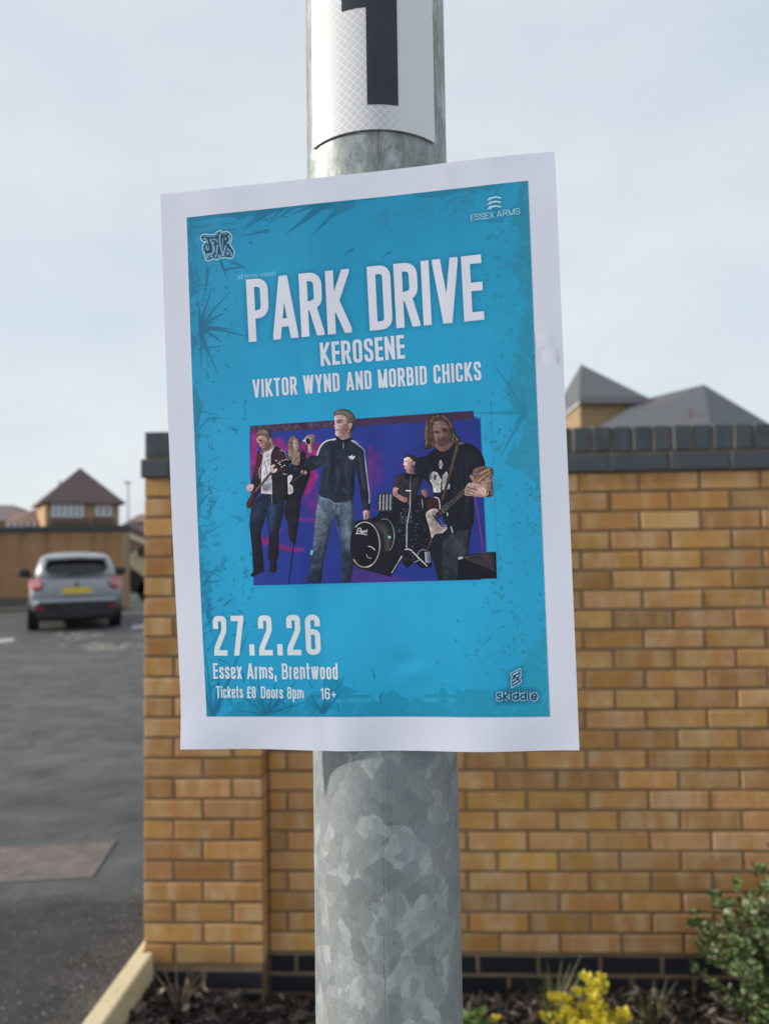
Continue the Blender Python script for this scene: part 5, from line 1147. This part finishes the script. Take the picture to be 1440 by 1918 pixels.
poster = tag(empty('poster', base), 'blue gig poster on white paper announcing PARK DRIVE, fixed to the lamp post', 'poster')
sheet_patch('paper_sheet', 0, 1, 0, 1, 0, poster, back=True)
art_o = sheet_patch('printed_panel', 14.8/210, 196.3/210, 13.9/297, 280.3/297, .00006, poster, 64, 84)
sheet_patch('band_picture', 43.0/210, 173.5/210, 121/297, 212/297, .00012, art_o, 40, 40)

# ------------------------------------------------------------------ things in the yard
def m_cover():
    t = NT('block_cover'); p = t.obj(); c = t.ramp(t.noise(p, 9, 5, .65), [(.3, (.13, .108, .098)), (.7, (.27, .228, .21))])
    g = t.noise(t.scale(p, (1, 3, 1)), 70, 4, .8); c = t.mix(1.0, c, t.ramp(g, [(.3, (.6, .6, .6)), (.7, (1.3, 1.3, 1.3))]), 'MULTIPLY'); t.bump(g, .5, .004); return t.set(c, .9)
MC = m_cover(); c4 = [at_z(228, 1577, .002), at_z(62, 1590, .002), at_z(-40, 1668, .002), at_z(185, 1645, .002)]
cov = tag(empty('inspection_cover', (c4[0].x-.31, 3.885, 0), math.radians(6)), 'pinkish inset inspection cover let into the tarmac near the kerb', 'cover')
cx0, cx1, cy0, cy1 = -.36, .30, -.23, .225
m = MB(); m.box(cx0, cy0, -.05, cx1, cy0+.012, .006); m.box(cx0, cy1-.012, -.05, cx1, cy1, .006); m.box(cx0, cy0+.012, -.05, cx0+.012, cy1-.012, .006); m.box(cx1-.012, cy0+.012, -.05, cx1, cy1-.012, .006); m.build('frame', plain('worn_steel', (.20, .19, .18), .7, .2), cov)
nrw = 18; w_ = (cy1-cy0-.028)/nrw                             # ribbed filling
for k in range(nrw):
    y0 = cy0+.014+k*w_
    m = MB(); m.bbox(cx0+.014, y0+.0012, -.03, cx1-.014, y0+w_-.0012, .0035, .002); m.build('rib', MC, cov)
M_LINE = plain('worn_white_paint', (.42, .42, .41), .8, var=.25, sc=14)
def mark(pts, lab): tag(mesh_obj('bay_line', [(p.x, p.y, .004) for p in pts], [(0, 1, 2, 3)], M_LINE), kind='structure')
mark([at_z(-60, 1210, .004), at_z(24, 1202, .004), at_z(28, 1195, .004), at_z(-60, 1200, .004)], '')
mark([at_z(243, 1179, .004), at_z(292, 1174, .004), at_z(292, 1168, .004), at_z(250, 1171, .004)], '')
M_GRIT = plain('pale_grit', (.26, .24, .21), .95, var=.3, sc=30)
rg = random.Random(5); g = MB()
for (cxp, cyp, n_, sx_) in ((133, 1190, 26, 16), (165, 1188, 16, 14), (200, 1212, 60, 40), (206, 1210, 30, 10)):
    for i in range(n_):
        p = at_z(cxp+rg.gauss(0, sx_), cyp+rg.gauss(0, 3.2), .0); s_ = rg.uniform(.015, .06)
        a = [rg.uniform(0, .6)+k*1.047 for k in range(6)]; top = [(p.x+s_*math.cos(q), p.y+s_*math.sin(q), .004) for q in a]; bot = [(p.x+1.4*s_*math.cos(q), p.y+1.4*s_*math.sin(q), .0005) for q in a]
        g.add(top+bot, [(0, 1, 2, 3, 4, 5)]+[(k, 6+k, 6+(k+1) % 6, (k+1) % 6) for k in range(6)])
tag(g.build('grit', M_GRIT), 'pale grit scattered on the tarmac behind the silver car', 'grit', kind='stuff')

# --- wall at the back of the yard
def m_farbrick():
    t = NT('far_buff_brick'); p = t.obj(); sw = t.n('ShaderNodeCombineXYZ'); S_ = t.sep(p); t.l(S_[0], sw.inputs[0]); t.l(S_[2], sw.inputs[1])
    bk = t.n('ShaderNodeTexBrick', inp={'Color1': (.40, .225, .105, 1), 'Color2': (.33, .18, .085, 1), 'Mortar': (.18, .12, .07, 1), 'Scale': 1.0, 'Mortar Size': .006, 'Brick Width': .225, 'Row Height': .075}); t.l(sw.outputs[0], bk.inputs['Vector'])
    n_ = t.noise(t.scale(p, (1, 1, .12)), 3.2, 4, .6); top = t.n('ShaderNodeMapRange', inp={1: 1.2, 2: 2.2, 3: .15, 4: .75}); t.l(S_[2], top.inputs[0])
    c = t.mix(t.math('MULTIPLY', t.ramp(n_, [(.45, (0, 0, 0)), (.68, (1, 1, 1))]), top.outputs[0]), bk.outputs[0], (.10, .065, .04)); t.bump(bk.outputs['Fac'], .4, .004); return t.set(c, .9)
MFB = m_farbrick()
YB = 21.0; xe = at_y(236, 1060, YB).x
bw = tag(empty('yard_wall', (xe-8, YB, 0)), 'buff brick wall with dark coping behind the parked silver car', 'wall')
zt_ = at_y(120, 997, YB).z; z0_ = .0
m = MB(); m.box(-14, 0, .36, 8, .22, zt_); m.build('brickwork', MFB, bw)
m = MB(); m.box(-14, -.012, -.1, 8.0, .24, .36); m.build('plinth', plain('far_plinth', (.10, .095, .085), .9), bw)
zc_ = at_y(120, 985, YB).z
m = MB()
for k in range(40): m.bbox(-14+k*.552, -.03, zt_+.001, -14+k*.552+.545, .25, zc_, .01)
m.build('coping', plain('dark_far_coping', (.035, .035, .04), .6), bw)
for x in (-10.5, -7.0, -3.5, .0, 3.5): m = MB(); m.box(x, -.06, .0, x+.33, 0, zt_); m.build('wall_pilaster', MFB, bw)
m = MB(); m.box(7.89, -.05, 0, 8.03, .23, zt_-.05); m.build('end_post', plain('pale_post', (.30, .22, .14), .85), bw)
m = MB(); m.box(-14, -.6, -.1, 8, -.05, .1); m.build('kerb_strip', plain('far_kerb', (.12, .115, .10), .9), bw)

# --- houses
M_RBR = plain('brown_roof_tiles', (.135, .095, .094), .85, sc=6); M_RSL = plain('slate_roof', (.105, .110, .125), .62, sc=6, var=.08); M_RPK = plain('pink_brown_tiles', (.22, .135, .11), .85, sc=6)
M_BUFFW = plain('far_buff_wall', (.33, .24, .135), .9, sc=8); M_WHT = plain('white_frames', (.68, .70, .74), .4, sc=4); M_GLS = plain('far_glass', (.10, .12, .15), .08, sc=2); M_ORG = plain('orange_gable', (.50, .30, .17), .9, sc=3)
def roof(name, apexes, eaves, mat, parent, faces, th=.12):
    """eaves listed round the building, apexes above them; every slope subdivided into courses"""
    P = [Vector(p) for p in eaves]+[Vector(p) for p in apexes]; m = MB()
    m.add([p-O for p in P], faces); n = len(eaves)
    m.add([p-O for p in P[:n]]+[p-O-Vector((0, 0, th)) for p in P[:n]], [(i, (i+1) % n, n+(i+1) % n, n+i) for i in range(n)]+[tuple(range(2*n-1, n-1, -1))]); return m.build(name, mat, parent)
def W3(px, py, y): return at_y(px, py, y)
# the small hipped house beyond the yard wall
Y1 = 50.0
def local(px, py, o, b=0.0):                                 # sight line met with the plane y = b of a turned thing
    M_ = Matrix.Translation(o.location) @ Matrix.Rotation(o.rotation_euler.z, 4, 'Z'); Mi = M_.inverted(); c0 = Mi @ CAM; d0 = Mi.to_3x3() @ ray(px, py); q = c0+d0*((b-c0.y)/d0.y); return q
c1 = W3(86, 960, Y1); h1 = tag(empty('detached_house', (c1.x, Y1, 0), R(30)), 'small buff brick house with steep brown pyramid roof and white windows', 'house'); O = Vector((0, 0, 0))
HW, HD = local(223, 950, h1).x, 5.4; ez_ = local(150, 940, h1, -.35).z
ap = local(150, 876, h1, 2.6)
roof('roof', [(ap.x, 2.6, ap.z)], [(-.35, -.35, ez_), (HW+.35, -.35, ez_), (HW+.35, HD+.35, ez_), (-.35, HD+.35, ez_)], M_RBR, h1, [(0, 1, 4), (1, 2, 4), (2, 3, 4), (3, 0, 4)])
m = MB(); m.box(0, 0, 0, HW, HD, ez_-.1); m.build('wall', M_BUFFW, h1)
m = MB(); m.box(-.03, .25, 0, 0, HD-.2, ez_-.12); m.build('gable_panel', M_ORG, h1)  # brighter orange skin on the left flank: sunlight put into the colour
def far_window(parent, xa, ya, xb, yb, nx, frame=.09):
    a, b = local(xa, ya, parent), local(xb, yb, parent); m = MB(); x0, x1, z0, z1 = a.x, b.x, b.z, a.z
    m.box(x0, -.10, z0-.10, x1, 0, z0)
    for k in range(nx+1): xx = x0+(x1-x0-frame)*k/nx; m.box(xx, -.08, z0, xx+frame, 0, z1)
    m.box(x0, -.081, z1-frame, x1, 0, z1+.01); m.box(x0, -.081, (z0+z1)/2, x1, 0, (z0+z1)/2+.07)
    fr = m.build('window', M_WHT, parent); g_ = MB(); g_.box(x0+.02, -.04, z0+.01, x1-.02, -.02, z1-.01); g_.build('pane', M_GLP, fr)
M_GLP = plain('net_curtained_glass', (.30, .32, .38), .15, sc=2)
far_window(h1, 97, 940, 156, 966, 5, .15); far_window(h1, 179, 942, 208, 964, 2, .14)
m = MB(); a, b = local(92, 969, h1), local(166, 981, h1); m.box(a.x, -.5, b.z, b.x, 0, a.z); m.build('porch_roof', M_RBR, h1)
m = MB(); a, b = local(176, 971, h1), local(212, 981, h1); m.box(a.x, -.4, b.z, b.x, 0, a.z); m.build('porch_roof', M_RBR, h1)
m = MB(); a = local(112, 903, h1, 2.0); m.box(a.x-.05, 2.0, a.z-1.2, a.x+.05, 2.12, a.z+.1); m.build('flue', M_RBR, h1)
# two lower houses at the left edge
Y2 = 58.0; O = Vector((W3(10, 980, Y2).x, Y2, 0)); h2 = tag(empty('terraced_house', O), 'low house with pale pink-brown hipped roof at the left edge', 'house')
z2 = W3(20, 975, Y2).z; xa, xb = W3(-90, 975, Y2).x, W3(58, 975, Y2).x
P1, P2 = W3(-60, 946, Y2+3), W3(24, 946, Y2+3)
roof('roof', [P1, P2], [(xa, Y2-.3, z2), (xb, Y2-.3, z2), (xb, Y2+6, z2), (xa, Y2+6, z2)], plain('mauve_tiles', (.19, .145, .145), .85), h2, [(0, 1, 5, 4), (1, 2, 5), (2, 3, 4, 5), (3, 0, 4)])
m = MB(); m.box(xa+.3-O.x, 0, 0, xb-.3-O.x, 5.6, z2-.1); m.build('wall', M_BUFFW, h2)
Y3 = 53.0; O = Vector((W3(45, 980, Y3).x, Y3, 0)); h3 = tag(empty('terraced_house', O), 'terracotta roofed building between the low hipped house and the pyramid-roofed house', 'house')
z3 = W3(40, 979, Y3).z; xa, xb = W3(8, 979, Y3).x, W3(84, 979, Y3).x; P2 = W3(84, 948, Y3+3); P1 = W3(30, 965, Y3+3)
roof('roof', [P1, P2], [(xa, Y3, z3), (xb, Y3, z3), (xb, Y3+5, z3), (xa, Y3+5, z3)], M_RPK, h3, [(0, 1, 5, 4), (1, 2, 5), (2, 3, 4, 5), (3, 0, 4)])
m = MB(); m.box(xa+.1-O.x, .2, 0, xb-.1-O.x, 4.8, z3-.1); m.build('wall', M_BUFFW, h3)
for k in range(5): far_window(h3, 13+k*12, 979, 20+k*12, 986, 1, .1)
# house glimpsed between yard wall and pier
Y4 = 44.0; O = Vector((W3(262, 975, Y4).x, Y4, 0)); h4 = tag(empty('terraced_house', O), 'distant house with pinkish roof glimpsed between yard wall and pier', 'house')
z4 = W3(260, 977, Y4).z; xa, xb = W3(236, 977, Y4).x, W3(330, 977, Y4).x
roof('roof', [W3(262, 963, Y4+3), W3(310, 963, Y4+3)], [(xa, Y4, z4), (xb, Y4, z4), (xb, Y4+6, z4), (xa, Y4+6, z4)], M_RPK, h4, [(0, 1, 5, 4), (1, 2, 5), (2, 3, 4, 5), (3, 0, 4)])
m = MB(); m.box(xa+.3-O.x, .3, 0, xb-.3-O.x, 5.6, z4-.1); m.build('wall', plain('red_brick_far', (.22, .115, .075), .9), h4)
# low red-brown garage with a raking cream bargeboard in the same gap
Y5 = 30.0; O = Vector((W3(250, 1020, Y5).x, Y5, 0)); h5 = tag(empty('garage', O), 'red-brown garage with sloping cream bargeboard in the gap beside the pier', 'garage')
a, b = W3(231, 994, Y5), W3(300, 1023, Y5); c_ = W3(231, 986, Y5)
m = MB(); m.prism([(a.x-O.x, 0), (b.x-O.x, 0), (b.x-O.x, b.z), (a.x-O.x, a.z)], .05, 4); m.build('wall', plain('garage_brick', (.21, .125, .085), .9), h5)
m = MB(); dz = a.z-W3(231, 1003, Y5).z; m.prism([(a.x-O.x, a.z-dz), (b.x-O.x, b.z-dz), (b.x-O.x, b.z+.02), (a.x-O.x, a.z+.02)], -.04, .045); m.build('bargeboard', plain('cream_board', (.60, .50, .36), .7), h5)
m = MB(); m.prism([(a.x-O.x, a.z+.02), (b.x-O.x, b.z+.02), (b.x-O.x, b.z+.30), (a.x-O.x, a.z+.30)], -.02, 4.1); m.build('roof', M_RBR, h5)
# far lamp column
p = W3(240, 1040, 38); lp = tag(empty('lamp_post', (p.x, 38, 0)), 'thin grey street lamp far behind the yard, left of the pier', 'lamp post')
zt2 = W3(240, 905, 38).z; m = MB(); m.tube([(0, 0, 0), (0, 0, zt2-2.4), (0, 0, zt2)], [.085, .05, .03], 10); m.build('column', plain('far_post', (.36, .38, .40), .6), lp)
m = MB(); m.bbox(-.09, -.4, zt2-.02, .09, .18, zt2+.06, .02); m.build('lantern', plain('far_lantern', (.42, .44, .46), .5), lp)

# grey-roofed houses above the garden wall
def hip_house(name, label, corner, eaveL, eaveR, apex, wallmat, roofmat, back=7.0, apex2=None):
    global O
    C_, L_, R_, A_ = [Vector(v_) for v_ in (corner, eaveL, eaveR, apex)]; O = Vector((C_.x, C_.y, 0)); h = tag(empty(name, O), label, 'house', 'grey-roofed houses beyond the garden wall')
    zc = C_.z; L_.z = R_.z = zc; Bk = L_+(R_-C_)
    A2 = Vector(apex2) if apex2 else None
    if A2: roof('roof', [A_, A2], [C_, R_, Bk, L_], roofmat, h, [(0, 1, 5, 4), (1, 2, 5), (2, 3, 4, 5), (3, 0, 4)], .16)
    else: roof('roof', [A_], [C_, R_, Bk, L_], roofmat, h, [(0, 1, 4), (1, 2, 4), (2, 3, 4), (3, 0, 4)], .16)
    cen_ = (C_+R_+Bk+L_)/4; q = [(cen_+(p_-cen_)*.93) for p_ in (C_, R_, Bk, L_)]
    m = MB(); m.add([(p_.x-O.x, p_.y-O.y, 0) for p_ in q]+[(p_.x-O.x, p_.y-O.y, zc-.15) for p_ in q], [(0, 1, 5, 4), (1, 2, 6, 5), (2, 3, 7, 6), (3, 0, 4, 7), (3, 2, 1, 0), (4, 5, 6, 7)]); m.build('wall', wallmat, h)
    d_ = (L_-C_); m = MB(); o_ = Vector((0, 0, .02)); nn = Vector((d_.y, -d_.x, 0)).normalized()*-.04
    def board(a, b):
        dd = (b-a); n_ = Vector((dd.y, -dd.x, 0)).normalized()*.05
        if n_.y > 0: n_ = -n_
        m.add([a-O+n_+Vector((0,0,.01)), b-O+n_+Vector((0,0,.01)), b-O+n_-Vector((0,0,.22)), a-O+n_-Vector((0,0,.22)), a-O, b-O, b-O-Vector((0,0,.22)), a-O-Vector((0,0,.22))], [(0,1,2,3), (4,7,6,5), (0,4,5,1), (3,2,6,7), (0,3,7,4), (1,5,6,2)])
    board(C_, L_); m.build('fascia', M_WHT, h); m = MB(); board(C_, R_); m.build('gutter', plain('gutter_grey', (.20, .20, .21), .6), h)
    return h
YA = 26.0
hA = hip_house('grey_roofed_house', 'taller buff house with slate-grey hipped roof, left of the pair above the wall', W3(1084, 743, YA), W3(1020, 790, YA+6.5), W3(1212, 749, YA+.25), W3(1088, 682, YA+2.6), M_BUFFW, M_RSL)
YC = 22.5
hB = hip_house('grey_roofed_house', 'lower house with broad slate-grey hipped roof above the wall at the right', W3(1331, 800, YC), W3(1098, 802, YC+1.2), W3(1482, 798, YC+2.4), W3(1318, 720, YC+3.2), M_BUFFW, M_RSL, apex2=None)
m = MB(); a = W3(1292, 768, YC+1.0); m.tube([(a.x-O.x, a.y-O.y, a.z-1.0), (a.x-O.x, a.y-O.y, a.z+.06)], .04, 8); m.build('flue', M_RBR, hB)
# its rear wing joins the ridge to the taller house
rg2 = [W3(1204, 748, YC+4.2), W3(1318, 720, YC+3.2), W3(1120, 800, YC+2.0), W3(1331, 799, YC+.05)]
O = Vector((hB.location)); m = MB(); P = [Vector(p_)-O for p_ in rg2]; bk = [p_+Vector((0, 3.0, -1.2)) for p_ in P[:2]]
m.add(P+bk, [(0, 2, 3, 1), (0, 1, 5, 4), (0, 4, 2), (1, 3, 5)]); m.build('rear_roof', M_RSL, hB)

# ------------------------------------------------------------------ cars
def m_paint(name, c, rough=.28, metal=.35):
    t = NT(name); f = t.noise(t.obj(), 3, 3); t.set(t.ramp(f, [(.3, tuple(x*.93 for x in c)), (.7, tuple(x*1.05 for x in c))]), rough, metal); t.b.inputs['Coat Weight'].default_value = .6; t.b.inputs['Coat Roughness'].default_value = .08; return t.m
M_SIL = m_paint('silver_paint', (.27, .285, .32), .3, .45); M_PLC = plain('black_plastic', (.018, .019, .022), .5); M_TYR = plain('tyre_rubber', (.012, .012, .013), .75); M_RIM = plain('alloy', (.38, .39, .40), .35, .6)
M_CGL = plain('car_glass', (.020, .023, .028), .06); M_RED = plain('red_lens', (.30, .02, .03), .2); M_CLR = plain('clear_lens', (.52, .22, .25), .12); M_YPL = plain('yellow_plate', (.72, .50, .04), .4); M_CHR = plain('chrome', (.7, .7, .72), .12, 1.0)
def loft(sections, name, mat, parent, smooth=True):
    """sections: list of (x, [(y, z), ...]) right half profiles, mirrored to a closed ring"""
    vs, fs = [], []; n = None
    for x, pr in sections:
        ring_ = [(x, y, z) for y, z in pr]+[(x, -y, z) for y, z in pr[::-1]]; n = len(ring_); vs += ring_
    for i in range(len(sections)-1):
        for k in range(n): fs.append((i*n+k, i*n+(k+1) % n, (i+1)*n+(k+1) % n, (i+1)*n+k))
    fs += [tuple(range(n))[::-1], tuple((len(sections)-1)*n+k for k in range(n))]
    o = mesh_obj(name, vs, fs, mat, parent, smooth)
    md = o.modifiers.new('soft', 'SUBSURF'); md.levels = 1; md.render_levels = 1; return o
def wheel(car, x, y, r=.335, w=.215):
    m = MB(); s_ = 1 if y > 0 else -1
    m.tube([(x, y-s_*w/2, r), (x, y+s_*w/2, r)], r, 28); wo_ = m.build('wheel', M_TYR, car); m = MB(); m.tube([(x, y+s_*w/2-.01, r), (x, y+s_*(w/2+.006), r)], r*.66, 20)
    for k in range(5): a = k*1.2566; m.box(-.03, -.004, 0, .03, .012, r*.62, Matrix.Translation((x, y+s_*(w/2+.004), r)) @ Matrix.Rotation(a, 4, 'Y'))
    m.build('rim', M_RIM, wo_)
# x forward, y left, z up; rear of the car at x = 0
pr_, pl_ = at_z(140, 1178, 0), None
car = tag(empty('parked_car', (0, 0, 0)), 'silver compact crossover car parked with its rear towards us', 'car')
car.rotation_euler = (0, 0, math.radians(90+24.5))
car.location = (-6.12, 15.3, 0)
secs = [(.02, [(.0, .42), (.55, .40), (.72, .46), (.78, .62), (.76, .80), (.70, .94), (.45, .99), (0, 1.0)]),
        (.16, [(.0, .32), (.66, .33), (.84, .46), (.875, .66), (.86, .86), (.80, 1.02), (.55, 1.07), (0, 1.08)]),
        (.45, [(.0, .26), (.70, .27), (.87, .44), (.89, .68), (.875, .90), (.815, 1.06), (.60, 1.10), (0, 1.11)]),
        (1.1, [(.0, .24), (.70, .25), (.86, .40), (.875, .66), (.865, .88), (.82, 1.03), (.60, 1.06), (0, 1.07)]),
        (2.3, [(.0, .24), (.70, .25), (.85, .38), (.87, .62), (.865, .84), (.82, .98), (.60, 1.01), (0, 1.02)]),
        (3.2, [(.0, .24), (.70, .25), (.86, .40), (.88, .66), (.87, .86), (.80, .97), (.55, 1.00), (0, 1.01)]),
        (3.85, [(.0, .26), (.62, .27), (.80, .42), (.83, .62), (.80, .78), (.70, .88), (.45, .92), (0, .93)]),
        (4.12, [(.0, .36), (.45, .36), (.58, .46), (.60, .58), (.58, .68), (.50, .76), (.3, .80), (0, .81)])]
loft(secs, 'body', M_SIL, car)
gh = [(.16, [(0, 1.04), (.50, 1.04), (.66, 1.04), (.68, 1.06), (.66, 1.10), (.60, 1.14), (.4, 1.16), (0, 1.17)]),
      (.36, [(0, 1.02), (.60, 1.02), (.78, 1.03), (.76, 1.14), (.68, 1.36), (.62, 1.44), (.45, 1.49), (0, 1.51)]),
      (.62, [(0, 1.02), (.60, 1.02), (.80, 1.03), (.77, 1.18), (.69, 1.42), (.62, 1.50), (.45, 1.545), (0, 1.56)]),
      (1.4, [(0, 1.0), (.60, 1.0), (.81, 1.02), (.78, 1.20), (.69, 1.44), (.62, 1.52), (.45, 1.56), (0, 1.575)]),
      (2.2, [(0, 1.0), (.60, 1.0), (.80, 1.00), (.77, 1.15), (.67, 1.38), (.60, 1.45), (.42, 1.50), (0, 1.51)]),
      (2.95, [(0, .98), (.60, .98), (.76, .98), (.75, 1.0), (.70, 1.03), (.62, 1.05), (.42, 1.06), (0, 1.06)])]
loft(gh, 'cabin', m_paint('silver_paint_upper', (.33, .345, .37), .45, .3), car)  # lighter copy of the body silver: sky brightness on the roof painted in
def quadpanel(name, pts, mat, th=(-.02, 0, 0), parent=None):
    P = [Vector(p_) for p_ in pts]; n = len(P); t_ = Vector(th); return mesh_obj(name, P+[p_-t_ for p_ in P], [tuple(range(n)), tuple(range(2*n-1, n-1, -1))]+[(i, n+i, n+(i+1) % n, (i+1) % n) for i in range(n)], mat, parent or car)
quadpanel('rear_window', [(.13, .50, 1.13), (.10, .0, 1.11), (.13, -.50, 1.13), (.19, -.60, 1.24), (.29, -.54, 1.385), (.265, 0, 1.43), (.29, .54, 1.385), (.19, .60, 1.24)], M_CGL)
quadpanel('spoiler', [(.12, .56, 1.455), (.10, 0, 1.475), (.12, -.56, 1.455), (.42, -.58, 1.50), (.42, .58, 1.50)], M_SIL, (0, 0, .05))
quadpanel('brake_light', [(.115, .10, 1.445), (.115, -.10, 1.445), (.113, -.10, 1.47), (.113, .10, 1.47)], M_RED)
for s_ in (1, -1):
    quadpanel('side_window', [(.62, s_*.80, 1.10), (2.55, s_*.79, 1.07), (2.0, s_*.695, 1.40), (.85, s_*.70, 1.42)], M_CGL, (0, s_*.02, 0))
    tl = quadpanel('tail_light', [(.03, s_*.60, 1.00), (.015, s_*.66, .86), (.05, s_*.80, .82), (.22, s_*.875, .90), (.20, s_*.84, 1.05), (.08, s_*.70, 1.06)], M_CLR, (-.035, s_*-.01, 0))
    quadpanel('tail_lens', [(.0, s_*.64, .90), (.0, s_*.66, .84), (.05, s_*.80, .81), (.06, s_*.80, .87)], M_RED, (-.01, 0, 0), tl)
    quadpanel('fog_lamp', [(-.022, s_*.72, .44), (-.025, s_*.60, .44), (-.028, s_*.60, .50), (-.022, s_*.72, .51)], M_RED)
    m = MB(); m.bbox(2.12, s_*1.0-.14, 1.03, 2.26, s_*1.0+.10, 1.21, .04); mr = m.build('wing_mirror', M_PLC, car); 
    m = MB(); m.box(2.16, min(s_*.78, s_*.90), 1.0, 2.22, max(s_*.78, s_*.90), 1.06); m.build('mirror_arm', M_PLC, mr)
quadpanel('bumper', [(-.012, .74, .30), (-.03, 0, .28), (-.012, -.74, .30), (-.012, -.76, .56), (-.036, -.42, .57), (-.038, .42, .57), (-.012, .76, .56)], M_PLC, (-.10, 0, 0))
quadpanel('bumper_upper', [(-.01, .72, .575), (-.035, 0, .585), (-.01, -.72, .575), (-.0, -.74, .66), (-.028, 0, .70), (0, .74, .66)], M_SIL, (-.06, 0, 0))
np_ = quadpanel('number_plate', [(-.034, .26, .745), (-.034, -.26, .745), (-.030, -.26, .86), (-.030, .26, .86)], M_YPL, (-.02, 0, 0))
quadpanel('plate_recess', [(-.012, .36, .70), (-.012, -.36, .70), (-.008, -.33, .90), (-.008, .33, .90)], m_paint('silver_shade', (.40, .42, .46)), (-.02, 0, 0))
mm_ = MB(); mm_.tube([(-.03, 0, .93), (-.05, 0, .93)], .045, 16); mm_.build('badge', M_CHR, car)
m = MB(); m.tube([(.10, .12, 1.12), (.14, -.30, 1.16)], .012, 6); m.build('rear_wiper', M_PLC, car)
m = MB(); m.bbox(-.03, .70, .545, .03, .79, .62, .01); m.build('reflector', plain('bright_lens', (.85, .85, .8), .1), car)
for x_ in (.78, 3.35):
    for s_ in (1, -1): wheel(car, x_, s_*.78)
for x_ in (.78, 3.35):
    for s_ in (1, -1):
        m = MB(); v_, f_ = [], []
        for k in range(17):
            a = math.pi*k/16; v_ += [(x_+.41*math.cos(a), s_*.885, .33+.41*math.sin(a)), (x_+.345*math.cos(a), s_*.885, .33+.345*math.sin(a)), (x_+.41*math.cos(a), s_*.78, .33+.41*math.sin(a)), (x_+.345*math.cos(a), s_*.78, .33+.345*math.sin(a))]
        for k in range(16): f_ += [(4*k, 4*k+4, 4*k+5, 4*k+1), (4*k+1, 4*k+5, 4*k+7, 4*k+3), (4*k, 4*k+2, 4*k+6, 4*k+4)]
        m.add(v_, f_).build('wheel_arch', M_PLC, car)
m = MB(); m.box(.3, -.70, .20, 3.9, .70, .30); m.build('underbody', M_PLC, car)
# pale van beyond the end of the yard wall, mostly behind the pier
M_CRM = m_paint('cream_paint', (.62, .53, .34), .35, .0)
a = W3(240, 1060, 24.0); van = tag(empty('parked_van', (a.x, 24.0, 0)), 'pale cream van standing in the gap behind the pier', 'van')
prof = [(0, 1.22), (.02, 1.34), (.08, 1.50), (.20, 1.60), (.40, 1.66), (.72, 1.76), (.98, 1.98), (1.2, 2.05), (4.2, 2.05), (4.3, .7), (.9, .62), (.55, .74), (.30, .92), (.12, 1.06)]
m = MB(); m.prism(prof, 0, 1.75); vb = m.build('body', M_CRM, van)
m = MB(); m.prism([(.10, .28), (.04, .80), (.10, 1.05), (.30, .90), (.55, .72), (.9, .60), (4.3, .69), (4.3, .3)], -.01, 1.76); m.build('lower_trim', M_PLC, van)
m = MB(); m.prism([(.80, 1.74), (1.02, 1.96), (1.7, 1.97), (1.7, 1.5), (.85, 1.5)], -.012, .0); m.build('side_window', M_CGL, van)
m = MB(); m.bbox(.36, -.30, 1.42, .58, -.06, 1.72, .03); m.build('wing_mirror', M_PLC, van)
for x_ in (.62, 3.4):
    for y_ in (.10, 1.62): m = MB(); m.tube([(x_, y_-.11, .33), (x_, y_+.11, .33)], .33, 24); m.build('wheel', M_TYR, van)
